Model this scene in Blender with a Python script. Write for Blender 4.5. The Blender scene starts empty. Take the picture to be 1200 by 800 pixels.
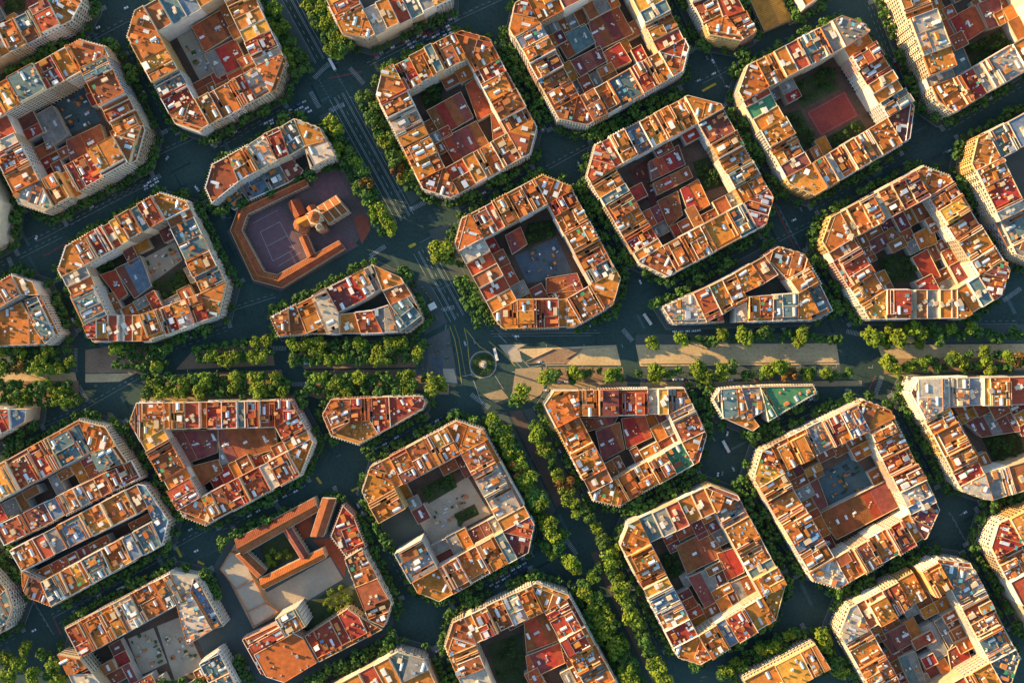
import bpy, math, random
from math import sin, cos, pi, sqrt, atan2, hypot, radians
import numpy as np

# ------------------------------------------------------------------ camera, sky, sun, exposure
S = 0.75            # metres per photo pixel on the ground
HC = 760.0          # camera height
scn = bpy.context.scene
COL = scn.collection
cam_d = bpy.data.cameras.new('camera'); cam = bpy.data.objects.new('camera', cam_d); COL.objects.link(cam)
cam.location = (0, 0, HC); cam.rotation_euler = (0, 0, 0)
cam_d.sensor_width = 36; cam_d.lens = 18.0 / (600 * S / HC)
cam_d.clip_start = 1.0; cam_d.clip_end = 20000
scn.camera = cam
SUN_EL = radians(15.0); SUN_TH = radians(17.5)     # elevation; shadows run right and a little down
sdir = (cos(SUN_EL) * cos(SUN_TH), -cos(SUN_EL) * sin(SUN_TH), -sin(SUN_EL))
wd = bpy.data.worlds.new('World'); scn.world = wd; wd.use_nodes = True
nt = wd.node_tree
sky = nt.nodes.new('ShaderNodeTexSky'); sky.sky_type = 'NISHITA'; sky.sun_disc = False
sky.sun_elevation = SUN_EL
sky.sun_rotation = atan2(-sdir[0], -sdir[1])
sky.air_density = 1.0; sky.dust_density = 0.3; sky.ozone_density = 1.6
nt.links.new(sky.outputs[0], nt.nodes['Background'].inputs[0])
nt.nodes['Background'].inputs[1].default_value = 0.145
sun_d = bpy.data.lights.new('sun', 'SUN'); sun_d.energy = 5.0; sun_d.angle = radians(0.5); sun_d.color = (1.0, 0.69, 0.32)
sun = bpy.data.objects.new('sun', sun_d); COL.objects.link(sun)
from mathutils import Vector
sun.rotation_euler = Vector(sdir).to_track_quat('-Z', 'Y').to_euler()
sun.location = (-300, 100, 300)
vs = scn.view_settings
vs.view_transform = 'Standard'; vs.look = 'None'; vs.exposure = 1.36; vs.gamma = 1.0; vs.use_curve_mapping = False
scn.render.engine = 'CYCLES'

R = random.Random(11)

# ------------------------------------------------------------------ materials
MATS = {}
def mat(name, col, rough=0.85, var=0.35, scale=0.25, fine=2.0, rnd=0.25, stain=0.0, stain_col=(0.05,0.05,0.045), metal=0.0, spec=0.3, hue=0.0, bump=0.0):
    if name in MATS: return MATS[name]
    m = bpy.data.materials.new(name); m.use_nodes = True
    n = m.node_tree.nodes; l = m.node_tree.links
    b = n['Principled BSDF']
    b.inputs['Roughness'].default_value = rough; b.inputs['Metallic'].default_value = metal
    b.inputs['Specular IOR Level'].default_value = spec
    g = n.new('ShaderNodeNewGeometry'); oi = n.new('ShaderNodeObjectInfo')
    n1 = n.new('ShaderNodeTexNoise'); n1.inputs['Scale'].default_value = scale; n1.inputs['Detail'].default_value = 4
    n2 = n.new('ShaderNodeTexNoise'); n2.inputs['Scale'].default_value = fine; n2.inputs['Detail'].default_value = 3
    l.new(g.outputs['Position'], n1.inputs['Vector']); l.new(g.outputs['Position'], n2.inputs['Vector'])
    add = n.new('ShaderNodeMath'); add.operation = 'ADD'
    l.new(n1.outputs[0], add.inputs[0]); l.new(n2.outputs[0], add.inputs[1])
    mr = n.new('ShaderNodeMapRange'); mr.inputs['From Min'].default_value = 0.65; mr.inputs['From Max'].default_value = 1.35
    mr.inputs['To Min'].default_value = 1 - var; mr.inputs['To Max'].default_value = 1 + var
    l.new(add.outputs[0], mr.inputs['Value'])
    mr2 = n.new('ShaderNodeMapRange'); mr2.inputs['To Min'].default_value = 1 - rnd; mr2.inputs['To Max'].default_value = 1 + rnd
    l.new(oi.outputs['Random'], mr2.inputs['Value'])
    mul = n.new('ShaderNodeMath'); mul.operation = 'MULTIPLY'
    l.new(mr.outputs[0], mul.inputs[0]); l.new(mr2.outputs[0], mul.inputs[1])
    hsv = n.new('ShaderNodeHueSaturation'); hsv.inputs['Color'].default_value = (*col, 1)
    l.new(mul.outputs[0], hsv.inputs['Value'])
    if hue:
        mr3 = n.new('ShaderNodeMapRange'); mr3.inputs['To Min'].default_value = 0.5 - hue; mr3.inputs['To Max'].default_value = 0.5 + hue
        fr = n.new('ShaderNodeMath'); fr.operation = 'MULTIPLY'; fr.inputs[1].default_value = 17.31
        f2 = n.new('ShaderNodeMath'); f2.operation = 'FRACT'
        l.new(oi.outputs['Random'], fr.inputs[0]); l.new(fr.outputs[0], f2.inputs[0]); l.new(f2.outputs[0], mr3.inputs['Value'])
        l.new(mr3.outputs[0], hsv.inputs['Hue'])
    out = hsv.outputs[0]
    if stain > 0:
        n3 = n.new('ShaderNodeTexNoise'); n3.inputs['Scale'].default_value = 0.45; n3.inputs['Detail'].default_value = 6; n3.inputs['Roughness'].default_value = 0.65
        l.new(g.outputs['Position'], n3.inputs['Vector'])
        rm = n.new('ShaderNodeMapRange'); rm.inputs['From Min'].default_value = 0.52; rm.inputs['From Max'].default_value = 0.68; rm.inputs['To Max'].default_value = stain
        l.new(n3.outputs[0], rm.inputs['Value'])
        mx = n.new('ShaderNodeMix'); mx.data_type = 'RGBA'
        l.new(rm.outputs[0], mx.inputs['Factor']); l.new(out, mx.inputs['A']); mx.inputs['B'].default_value = (*stain_col, 1)
        out = mx.outputs['Result']
    l.new(out, b.inputs['Base Color'])
    if bump:
        bp = n.new('ShaderNodeBump'); bp.inputs['Strength'].default_value = bump; bp.inputs['Distance'].default_value = 0.3
        l.new(n2.outputs[0], bp.inputs['Height']); l.new(bp.outputs[0], b.inputs['Normal'])
    MATS[name] = m
    return m

ROOF = {  # code -> (word, base colour)
 'o': ('orange', (0.43, 0.138, 0.022)), 'r': ('red', (0.34, 0.052, 0.022)), 'b': ('brown', (0.27, 0.082, 0.026)),
 'p': ('maroon', (0.20, 0.055, 0.040)), 't': ('teal', (0.10, 0.155, 0.145)), 'u': ('blue grey', (0.13, 0.175, 0.22)),
 'g': ('grey', (0.22, 0.20, 0.165)), 'w': ('pale', (0.41, 0.34, 0.25)), 'y': ('ochre', (0.54, 0.25, 0.035)), 'n': ('green', (0.06, 0.19, 0.085)),
 's': ('sandy', (0.36, 0.26, 0.16))}
def roofm(c):
    col = ROOF[c][1]
    return mat('roof_' + ROOF[c][0].replace(' ', '_'), col, 0.85, 0.42, 0.22, 1.7, 0.22, stain=0.5,
               stain_col=tuple(0.35 * x + 0.02 for x in col), hue=0.012, bump=0.15)
FACC = {'cream': (0.60, 0.49, 0.33), 'white': (0.64, 0.58, 0.48), 'tan': (0.45, 0.33, 0.20), 'ochre': (0.56, 0.36, 0.13),
        'brick': (0.34, 0.17, 0.10), 'pink': (0.52, 0.33, 0.24), 'greyw': (0.42, 0.41, 0.38)}
def facm(k): return mat('facade_' + k, FACC[k], 0.85, 0.2, 0.2, 1.5, 0.12, stain=0.25, stain_col=tuple(0.5 * x for x in FACC[k]))
M_GLASS = mat('window_glass', (0.03, 0.04, 0.05), 0.12, 0.5, 0.4, 0.4, 0.1, spec=0.6)
M_FRAME = mat('window_frame', (0.55, 0.50, 0.42), 0.7)
M_RAIL = mat('balcony_stone', (0.62, 0.55, 0.44), 0.8, 0.15)
M_TERRA = mat('terracotta_coping', (0.50, 0.17, 0.045), 0.85, 0.3)
M_WHITE = mat('white_paint', (0.70, 0.65, 0.56), 0.7, 0.12)
M_CREAM = mat('cream_render', (0.56, 0.42, 0.24), 0.8, 0.2)
M_METAL = mat('zinc_sheet', (0.42, 0.45, 0.47), 0.45, 0.25, metal=0.3)
M_DARK = mat('dark_vent', (0.05, 0.05, 0.05), 0.7)
M_SKYL = mat('skylight_glass', (0.55, 0.60, 0.58), 0.25, 0.25, 1.0, 3.0, spec=0.6)
M_BLUE = mat('blue_sheet', (0.10, 0.27, 0.42), 0.6, 0.25)
M_TEAL = mat('teal_tarp', (0.12, 0.36, 0.36), 0.6, 0.25)
M_GREENT = mat('green_awning', (0.05, 0.25, 0.10), 0.7, 0.25)
M_AWN = mat('striped_awning', (0.60, 0.30, 0.10), 0.7, 0.25)
M_PLANT = mat('planter_leaves', (0.06, 0.10, 0.02), 0.9, 0.5, 1.0, 5.0)
CLUT = [M_WHITE, M_CREAM, M_TERRA, M_METAL, M_DARK, M_SKYL, M_BLUE, M_TEAL, M_GREENT, M_AWN, M_PLANT, mat('brick_hut', (0.46, 0.17, 0.06), 0.85)]
WHITE, CREAM, TERRA, METAL, DARK, SKYL, BLUE, TEAL, GREENT, AWN, PLANT, BRICK = range(12)
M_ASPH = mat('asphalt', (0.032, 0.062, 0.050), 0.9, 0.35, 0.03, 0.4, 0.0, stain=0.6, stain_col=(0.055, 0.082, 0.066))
M_PAVE = mat('pavement_tiles', (0.078, 0.098, 0.086), 0.9, 0.2, 0.08, 0.9, 0.05, stain=0.3, stain_col=(0.06, 0.06, 0.06))
M_SAND = mat('promenade_sand', (0.56, 0.40, 0.20), 0.95, 0.25, 0.05, 0.5, 0.05, stain=0.45, stain_col=(0.34, 0.23, 0.12))
M_BRPAVE = mat('promenade_brown', (0.28, 0.175, 0.105), 0.95, 0.3, 0.06, 0.6, 0.05, stain=0.4, stain_col=(0.15, 0.10, 0.07))
M_LPAVE = mat('pale_paving', (0.42, 0.34, 0.235), 0.9, 0.2, 0.08, 0.9, 0.05, stain=0.3, stain_col=(0.2, 0.18, 0.16))
M_MARK = mat('white_marking', (0.38, 0.38, 0.36), 0.8, 0.4, 0.3, 1.2, 0.0, stain=0.5, stain_col=(0.12, 0.12, 0.12))
M_YEL = mat('yellow_marking', (0.50, 0.36, 0.04), 0.8, 0.3, 0.3, 1.2, 0.0, stain=0.4, stain_col=(0.15, 0.12, 0.05))
M_REDL = mat('red_cycle_lane', (0.20, 0.045, 0.04), 0.9, 0.3)
M_GARD = mat('garden_soil', (0.05, 0.065, 0.025), 0.95, 0.5, 0.1, 1.0)
M_TRUNK = mat('bark', (0.14, 0.11, 0.08), 0.9)
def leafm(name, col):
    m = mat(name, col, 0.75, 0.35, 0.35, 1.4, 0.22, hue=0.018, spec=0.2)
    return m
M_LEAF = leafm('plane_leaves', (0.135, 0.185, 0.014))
M_LEAFD = leafm('dark_leaves', (0.042, 0.085, 0.017))  # darker copy of the leaves: shade on the trees is put into the colour
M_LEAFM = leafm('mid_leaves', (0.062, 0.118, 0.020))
M_LEAFB = leafm('rusty_leaves', (0.17, 0.095, 0.018))

# ------------------------------------------------------------------ mesh helpers
def W(p, h=0.0):
    f = (HC - h) / HC
    return ((p[0] - 600) * S * f, (400 - p[1]) * S * f)

class MB:
    def __init__(s): s.v = []; s.f = []; s.m = []
    def face(s, pts, m=0):
        i = len(s.v); s.v.extend(pts); s.f.append(tuple(range(i, i + len(pts)))); s.m.append(m)
    def prism(s, poly, z0, z1, m_side=0, m_top=0, top=True, bottom=False, sides=True):
        n = len(poly); i = len(s.v)
        s.v.extend((x, y, z0) for x, y in poly); s.v.extend((x, y, z1) for x, y in poly)
        if sides:
            for k in range(n):
                k2 = (k + 1) % n
                s.f.append((i + k, i + k2, i + n + k2, i + n + k)); s.m.append(m_side)
        if top: s.f.append(tuple(range(i + n, i + 2 * n))); s.m.append(m_top)
        if bottom: s.f.append(tuple(range(i + n - 1, i - 1, -1))); s.m.append(m_side)
    def box(s, c, ux, hx, hy, z0, z1, m=0, mt=None, bottom=False):
        vx = (-ux[1], ux[0])
        P = [(c[0] + a * hx * ux[0] + b * hy * vx[0], c[1] + a * hx * ux[1] + b * hy * vx[1]) for a, b in ((-1,-1),(1,-1),(1,1),(-1,1))]
        s.prism(P, z0, z1, m, m if mt is None else mt, bottom=bottom)
    def gable(s, c, ux, hx, hy, z0, z1, z2, m=0, mr=None):
        mr = m if mr is None else mr
        vx = (-ux[1], ux[0])
        def q(a, b, z): return (c[0] + a * hx * ux[0] + b * hy * vx[0], c[1] + a * hx * ux[1] + b * hy * vx[1], z)
        A, B, C, D = q(-1,-1,z1), q(1,-1,z1), q(1,1,z1), q(-1,1,z1)
        E, F = q(-1,0,z2), q(1,0,z2)
        a, b, c_, d = q(-1,-1,z0), q(1,-1,z0), q(1,1,z0), q(-1,1,z0)
        s.face([a, b, B, A], m); s.face([b, c_, C, F, B], m); s.face([c_, d, D, C], m); s.face([d, a, A, E, D], m)
        s.face([A, B, F, E], mr); s.face([C, D, E, F], mr)
    def build(s, name, mats, parent=None, kind=None, label=None):
        me = bpy.data.meshes.new(name)
        me.from_pydata(s.v, [], s.f)
        if not isinstance(mats, (list, tuple)): mats = [mats]
        for m in mats: me.materials.append(m)
        if len(mats) > 1: me.polygons.foreach_set('material_index', s.m)
        o = bpy.data.objects.new(name, me); COL.objects.link(o)
        if parent is not None: o.parent = parent
        if kind: o['kind'] = kind
        if label: o['label'] = label
        return o

def empty(name, loc, label, cat, group=None):
    o = bpy.data.objects.new(name, None); COL.objects.link(o); o.location = loc
    o.empty_display_size = 1
    o['label'] = label; o['category'] = cat
    if group: o['group'] = group
    return o
def inst(name, mesh, parent=None, loc=(0,0,0), rz=0.0, sc=(1,1,1)):
    o = bpy.data.objects.new(name, mesh); COL.objects.link(o)
    o.location = loc; o.rotation_euler = (0, 0, rz); o.scale = sc
    if parent is not None: o.parent = parent
    return o
def area(p): return 0.5 * sum(p[i][0] * p[(i+1) % len(p)][1] - p[(i+1) % len(p)][0] * p[i][1] for i in range(len(p)))
def ccw(p): return p if area(p) > 0 else p[::-1]
def cent(p):
    return (sum(q[0] for q in p) / len(p), sum(q[1] for q in p) / len(p))
def cut(poly, c, n):
    """split a convex polygon by the line through c with normal n -> (negative side, positive side)"""
    A, B = [], []
    d = [(p[0] - c[0]) * n[0] + (p[1] - c[1]) * n[1] for p in poly]
    N = len(poly)
    for i in range(N):
        j = (i + 1) % N
        if d[i] <= 0: A.append(poly[i])
        if d[i] >= 0: B.append(poly[i])
        if d[i] * d[j] < 0:
            t = d[i] / (d[i] - d[j])
            q = (poly[i][0] + t * (poly[j][0] - poly[i][0]), poly[i][1] + t * (poly[j][1] - poly[i][1]))
            A.append(q); B.append(q)
    A = A if len(A) > 2 and abs(area(A)) > 0.3 else None
    B = B if len(B) > 2 and abs(area(B)) > 0.3 else None
    return A, B
def clip(poly, by):
    by = ccw(by)
    for i in range(len(by)):
        a, b = by[i], by[(i+1) % len(by)]
        n = (b[1] - a[1], -(b[0] - a[0]))
        if poly is None: return None
        poly, _ = cut(poly, a, n)
    return poly
def offset(poly, d):
    """offset a convex ccw polygon outwards by d (negative = inwards)"""
    poly = ccw(poly); n = len(poly); L = []
    for i in range(n):
        a, b = poly[i], poly[(i+1) % n]
        e = hypot(b[0]-a[0], b[1]-a[1]); nx, ny = (b[1]-a[1])/e, -(b[0]-a[0])/e
        L.append((a[0]+nx*d, a[1]+ny*d, (b[0]-a[0])/e, (b[1]-a[1])/e))
    out = []
    for i in range(n):
        q = isect(L[i-1], L[i]); out.append(q)
    return out
def isect(l1, l2):
    x1, y1, a1, b1 = l1; x2, y2, a2, b2 = l2
    det = a1 * b2 - b1 * a2
    if abs(det) < 1e-6: return (x2, y2)
    t = ((x2 - x1) * b2 - (y2 - y1) * a2) / det
    return (x1 + t * a1, y1 + t * b1)
def inside(poly, p, margin=0.0):
    n = len(poly)
    for i in range(n):
        a, b = poly[i], poly[(i+1) % n]
        e = hypot(b[0]-a[0], b[1]-a[1])
        if e < 1e-6: continue
        d = ((b[0]-a[0]) * (p[1]-a[1]) - (b[1]-a[1]) * (p[0]-a[0])) / e
        if d < margin: return False
    return True
def ordw(n):
    w = ['zeroth','first','second','third','fourth','fifth','sixth','seventh','eighth','ninth','tenth','eleventh','twelfth']
    if n < len(w): return w[n]
    return '%d%s' % (n, 'th' if 10 <= n % 100 <= 20 else {1:'st',2:'nd',3:'rd'}.get(n % 10, 'th'))

# ------------------------------------------------------------------ ground
g = MB(); g.face([(-3000,-3000,0),(3000,-3000,0),(3000,3000,0),(-3000,3000,0)])
g.build('ground', M_ASPH, kind='structure')
E1 = (cos(radians(27.5)), sin(radians(27.5)))      # street direction running right-and-up (world)
E2 = (E1[1], -E1[0])                               # street direction running right-and-down

# ------------------------------------------------------------------ house builder
def facade(mbw, mbb, a, b, h, rng, style, z_low=4.2):
    """windows and balconies on the outer wall a->b (ccw footprint, outside is to the right)"""
    L = hypot(b[0]-a[0], b[1]-a[1])
    if L < 3.0: return
    t = ((b[0]-a[0])/L, (b[1]-a[1])/L); n = (t[1], -t[0])
    def P(u, out, z): return (a[0] + t[0]*u + n[0]*out, a[1] + t[1]*u + n[1]*out, z)
    nb = max(1, int(L / 3.1)); fl = max(1, int((h - z_low - 0.6) / 3.15)); fh = (h - z_low - 0.4) / fl
    bw = L / nb
    # shop fronts
    for k in range(nb):
        u0, u1 = (k + 0.14) * bw, (k + 0.86) * bw
        mbw.face([P(u0, .05, .3), P(u1, .05, .3), P(u1, .05, 3.3), P(u0, .05, 3.3)], 0)
    for f in range(fl):
        z = z_low + f * fh
        for k in range(nb):
            c = (k + 0.5) * bw; w = 0.62 if style != 2 else min(1.25, bw * 0.42)
            zt = z + (2.35 if style != 2 else 1.9)
            zb = z + (0.1 if style != 2 else 0.75)
            mbw.face([P(c-w-.17, .03, zb-.12), P(c+w+.17, .03, zb-.12), P(c+w+.17, .03, zt+.2), P(c-w-.17, .03, zt+.2)], 1)
            mbw.face([P(c-w, .06, zb), P(c+w, .06, zb), P(c+w, .06, zt), P(c-w, .06, zt)], 0)
            if style == 0 and f > 0 or (style == 3 and k % 2 == 0):
                q = P(c, .62, 0)
                mbb.box((q[0], q[1]), t, w + .38, .60, z - .16, z + .02, 0, bottom=True)
                q2 = P(c, 1.18, 0)
                mbb.box((q2[0], q2[1]), t, w + .38, .035, z + .02, z + 0.95, 0)
        if style in (1, 2):
            q = P(L/2, .55 if style == 1 else .2, 0)
            mbb.box((q[0], q[1]), t, L/2 - .15, .53 if style == 1 else .18, z - .18, z + (.02 if style == 2 else .9 if f else .05), 0, bottom=True)
    if style == 4:       # slim full-height fins between deep loggias
        nf = max(2, int(L / 2.3)); fw = L / nf
        for k in range(nf + 1):
            q = P(min(max(k * fw, .3), L - .3), .8, 0)
            mbb.box((q[0], q[1]), t, .28, .78, z_low - .2, h - .7, 0, bottom=True)
        for f in range(fl):
            z = z_low + f * fh; q = P(L/2, .65, 0)
            mbb.box((q[0], q[1]), t, L/2 - .3, .62, z - .16, z + .03, 0, bottom=True)
    if style == 3:       # bay columns
        for k in range(1, nb, 2):
            q = P((k + .5) * bw, .72, 0)
            mbb.box((q[0], q[1]), t, min(1.25, bw*.42), .70, z_low - .2, h - 2.2, 0, bottom=True)
            for f in range(fl):
                z = z_low + f * fh
                mbw.face([P((k+.5)*bw-.9, 1.44, z+.6), P((k+.5)*bw+.9, 1.44, z+.6), P((k+.5)*bw+.9, 1.44, z+2.3), P((k+.5)*bw-.9, 1.44, z+2.3)], 0)
    q = P(L/2, .22, 0)      # cornice
    mbb.box((q[0], q[1]), t, L/2 - .05, .21, h - .55, h - .12, 0, bottom=True)

ALT = {'o': 'oooobby', 'r': 'rrbpoo', 'b': 'bbbooo', 'p': 'ppbbr', 't': 'ttgboo', 'u': 'uutgbo', 'g': 'gggtbow', 'w': 'wwgoo', 'y': 'yyobo', 'n': 'nnnnt', 's': 'ss'}
FAC_OF = {'o': ['cream','tan','ochre','cream'], 'r': ['cream','pink','white','tan'], 'b': ['tan','cream','pink'], 'p': ['pink','cream','greyw'],
          't': ['white','greyw','cream'], 'u': ['greyw','white','cream'], 'g': ['cream','greyw','white'], 'w': ['white','cream','cream'], 'y': ['ochre','cream'], 'n': ['cream','white'], 's': ['cream']}

def make_hut_mesh(name, wall, top, door):
    mb = MB()
    mb.box((0,0), (1,0), .5, .5, 0, .93, 0)
    mb.box((0,0), (1,0), .54, .54, .93, 1.0, 1, bottom=True)
    mb.box((.12,-.5), (1,0), .14, .012, .02, .72, 2); mb.box((-.25,-.5), (1,0), .1, .012, .45, .75, 2)
    o = mb.build(name, [wall, top, door]); me = o.data; bpy.data.objects.remove(o); return me
HUTS = [make_hut_mesh('hut', M_WHITE, M_TERRA, M_DARK), make_hut_mesh('hut', MATS['brick_hut'], M_TERRA, M_DARK), make_hut_mesh('hut', facm('ochre'), roofm('o'), M_DARK), make_hut_mesh('hut', M_CREAM, M_TERRA, M_DARK), make_hut_mesh('hut', M_WHITE, M_WHITE, M_DARK), make_hut_mesh('hut', facm('tan'), roofm('o'), M_DARK), make_hut_mesh('hut', M_CREAM, roofm('b'), M_DARK),
        make_hut_mesh('hut', MATS['brick_hut'], roofm('o'), M_DARK), make_hut_mesh('hut', M_CREAM, M_CREAM, M_DARK), make_hut_mesh('hut', M_CREAM, M_METAL, M_DARK), make_hut_mesh('hut', facm('ochre'), roofm('b'), M_DARK)]
def make_sky_mesh():
    mb = MB(); mb.gable((0,0), (1,0), .5, .5, 0, .45, 1.0, 0, 1)
    for k in range(7):
        x = -.45 + .15 * k
        mb.box((x, 0), (1,0), .012, .06, .9, 1.03, 0)
    o = mb.build('skylight', [M_CREAM, M_SKYL]); me = o.data; bpy.data.objects.remove(o); return me
SKYM = make_sky_mesh()
def make_pool_mesh():
    mb = MB(); mb.box((0,0), (1,0), .5, .5, 0, .5, 0); mb.box((0,0), (1,0), .42, .40, .5, .56, 1)
    o = mb.build('rooftop_pool', [M_WHITE, mat('pool_water', (0.08, 0.42, 0.48), 0.1, 0.1)]); me = o.data; bpy.data.objects.remove(o); return me
POOLM = make_pool_mesh()

STATS = {'house': 0}
def build_house(poly, h, code, ext, label, group, rng, name='apartment_house', cat='house', fac=None, simple=False, special=None, style=None):
    """poly: world footprint (convex, ccw), ext: per-edge flag 0 party wall / 1 street / 2 courtyard"""
    STATS['house'] += 1
    c0 = cent(poly)
    P = [(x - c0[0], y - c0[1]) for x, y in poly]
    P = offset(P, -0.02)
    root = empty(name, (c0[0], c0[1], 0), label, cat, group)
    fk = fac or rng.choice(FAC_OF[code]); FM = facm(fk)
    # axis along the longest street edge
    best = None
    for i in range(len(P)):
        a, b = P[i], P[(i+1) % len(P)]; L = hypot(b[0]-a[0], b[1]-a[1])
        sc = L * (2.0 if ext[i] == 1 else 1.0)
        if best is None or sc > best[0]: best = (sc, i, L)
    i = best[1]; a, b = P[i], P[(i+1) % len(P)]
    u = ((b[0]-a[0])/best[2], (b[1]-a[1])/best[2]); v = (-u[1], u[0])   # v points inwards
    vmin = a[0]*v[0] + a[1]*v[1]
    us = [p[0]*u[0]+p[1]*u[1] for p in P]; vs_ = [p[0]*v[0]+p[1]*v[1] for p in P]
    u0, u1, v0, v1 = min(us), max(us), min(vs_), max(vs_)
    A = area(P)
    D = min(9.0, h - 3)
    mb = MB(); mb.prism(P, 0, h - D, 0, 0, top=False); mb.build('wall', [FM], root)
    # ---- carve the roof into terraces
    pieces = []      # (poly, dz, code, well)
    def pt(uu, vv): return (uu*u[0]+vv*v[0], uu*u[1]+vv*v[1])
    rest = [P]
    if rng.random() < .4 and v1 - v0 > 14:
        d = rng.uniform(2.6, 4.0); f, r_ = cut(P, pt(0, v0 + d), v)
        if f and r_:
            pieces.append((f, 0.0, rng.choice(ALT[code]), False)); rest = [r_]
            base = rng.choice([0.0, 0.0, 2.7])
        else: base = 0
    else: base = 0
    def alt(): return code if rng.random() < .7 else rng.choice(ALT[code])
    nw = 0 if A < 110 or rng.random() < .12 else rng.choice([1, 2, 2])
    if simple: nw = 0
    for k in range(nw):
        if not rest: break
        big = max(rest, key=area); rest.remove(big)
        bu = [p[0]*u[0]+p[1]*u[1] for p in big]; bv = [p[0]*v[0]+p[1]*v[1] for p in big]
        cu = min(bu) + (max(bu)-min(bu)) * rng.choice([rng.uniform(.1,.2), rng.uniform(.8,.9)])
        cv = min(bv) + (max(bv)-min(bv)) * rng.uniform(.35, .62)
        hw, hd = rng.uniform(.8, 1.4), rng.uniform(1.6, 3.2)
        l_, x = cut(big, pt(cu-hw, 0), u)
        if not (l_ and x): rest.append(big); continue
        x, r_ = cut(x, pt(cu+hw, 0), u)
        if not (x and r_): rest.append(big); continue
        f_, x = cut(x, pt(0, cv-hd), v)
        if not (f_ and x): rest.append(big); continue
        x, b_ = cut(x, pt(0, cv+hd), v)
        if not (x and b_): rest.append(big); continue
        pieces.append((x, -D, 'g', True))
        rest += [l_, r_, f_, b_]
    n_more = rng.choice([0, 1, 1, 2]) if A > 160 else 0 if not simple else 0
    for k in range(n_more):
        big = max(rest, key=area)
        if area(big) < 55: break
        bu = [p[0]*u[0]+p[1]*u[1] for p in big]; bv = [p[0]*v[0]+p[1]*v[1] for p in big]
        if (max(bu)-min(bu)) > (max(bv)-min(bv)) * .8: x, y = cut(big, pt(min(bu) + (max(bu)-min(bu))*rng.uniform(.35,.65), 0), u)
        else: x, y = cut(big, pt(0, min(bv) + (max(bv)-min(bv))*rng.uniform(.3,.7)), v)
        if x and y: rest.remove(big); rest += [x, y]
        else: break
    for r_ in rest:
        a_ = area(r_)
        dz = rng.choice([0, 0, 0, .5, -.8, .9])
        if a_ < 45 and rng.random() < .35: dz = rng.uniform(2.2, 3.0)
        elif a_ >= 45 and rng.random() < .2: dz = 2.7
        pieces.append((r_, base + dz, alt(), False))
    clut = MB(); walls = MB()
    pw = .22
    for (q, dz, cc, well) in pieces:
        t = MB()
        if well:
            t.face([(x_, y_, h - D + .02) for x_, y_ in q])
            t.build('light_well', [FM], root); continue
        dz += rng.uniform(0, .04)
        t.prism(q, h - D, h + dz, 0, 1)
        tob = t.build('terrace', [FM, roofm(cc)], root)
        aq = area(q); z = h + dz
        # low dividing walls on the piece's edges
        if aq > 14:
            for k in range(len(q)):
                pa, pb = q[k], q[(k+1) % len(q)]; L = hypot(pb[0]-pa[0], pb[1]-pa[1])
                if L < 2.5 or rng.random() > (.42 if dz < 2 else .8): continue
                t_ = ((pb[0]-pa[0])/L, (pb[1]-pa[1])/L); n_ = (-t_[1], t_[0])
                mid = ((pa[0]+pb[0])/2 + n_[0]*.2, (pa[1]+pb[1])/2 + n_[1]*.2)
                walls.box(mid, t_, L/2 - .25, .16, z, z + (rng.uniform(.5, 1.3) if dz < 2 else .35), rng.choice([0,0,1,2,2,2]))
        # huts and small things
        if aq > 22:
            placed = []
            def place(r):
                for _ in range(12):
                    w1, w2 = rng.random(), rng.random()
                    k = rng.randrange(1, len(q)-1)
                    if w1 + w2 > 1: w1, w2 = 1-w1, 1-w2
                    p = (q[0][0] + w1*(q[k][0]-q[0][0]) + w2*(q[k+1][0]-q[0][0]), q[0][1] + w1*(q[k][1]-q[0][1]) + w2*(q[k+1][1]-q[0][1]))
                    if inside(q, p, r * .8 + .3) and all(hypot(p[0]-s[0], p[1]-s[1]) > r + s[2] for s in placed):
                        placed.append((p[0], p[1], r)); return p
                return None
            ang = atan2(u[1], u[0])
            if aq > 34 and dz < 2:
                sx, sy = rng.uniform(2.4, 4.0), rng.uniform(3.2, 6.6)
                p = place(max(sx, sy) * .48)
                if p:
                    inst('stair_hut', rng.choice(HUTS), tob, (p[0], p[1], z), ang + rng.choice([0, pi/2, 0]), (sx, sy, rng.uniform(2.2, 2.9)))
            if aq > 40 and rng.random() < .8:
                sx, sy = rng.uniform(4.8, 8.0), rng.uniform(2.1, 3.2)
                p = place(sx * .4)
                if p: inst('skylight', SKYM, tob, (p[0], p[1], z), ang + pi/2, (sx, sy, rng.uniform(.9, 1.6)))
            ns = int(aq / 36 * rng.uniform(.2, 1.9)) + rng.choice([0, 0, 1])
            for _ in range(min(ns, 14)):
                ty = rng.random()
                r = .6 if ty < .55 else 1.3
                p = place(r)
                if not p: continue
                if ty < .28:   # chimney / vent
                    s = rng.uniform(.3, .55); hh = rng.uniform(1.0, 2.2)
                    m_ = rng.choice([WHITE, CREAM, BRICK, TERRA])
                    clut.box(p, u, s, s*rng.uniform(1,2.2), z, z + hh, m_); clut.box(p, u, s*1.3, s*1.3, z + hh, z + hh + .15, TERRA)
                elif ty < .5:  # air conditioner, tank
                    clut.box(p, u, rng.uniform(.4,.7), rng.uniform(.4,.9), z, z + rng.uniform(.7,1.5), rng.choice([WHITE, METAL, METAL, CREAM, DARK]))
                elif ty < .56:
                    clut.prism([(p[0]+.6*cos(k*pi/4), p[1]+.6*sin(k*pi/4)) for k in range(8)], z, z+1.5, METAL, WHITE)
                elif ty < .74: # small store
                    m_ = rng.choice([WHITE, CREAM, BRICK, METAL, CREAM])
                    clut.box(p, u, rng.uniform(.8,1.5), rng.uniform(.7,1.2), z, z + rng.uniform(1.6,2.4), m_, rng.choice([TERRA, m_, METAL, TERRA, m_]))
                elif ty < .84: # awning or tarp on posts
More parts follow.
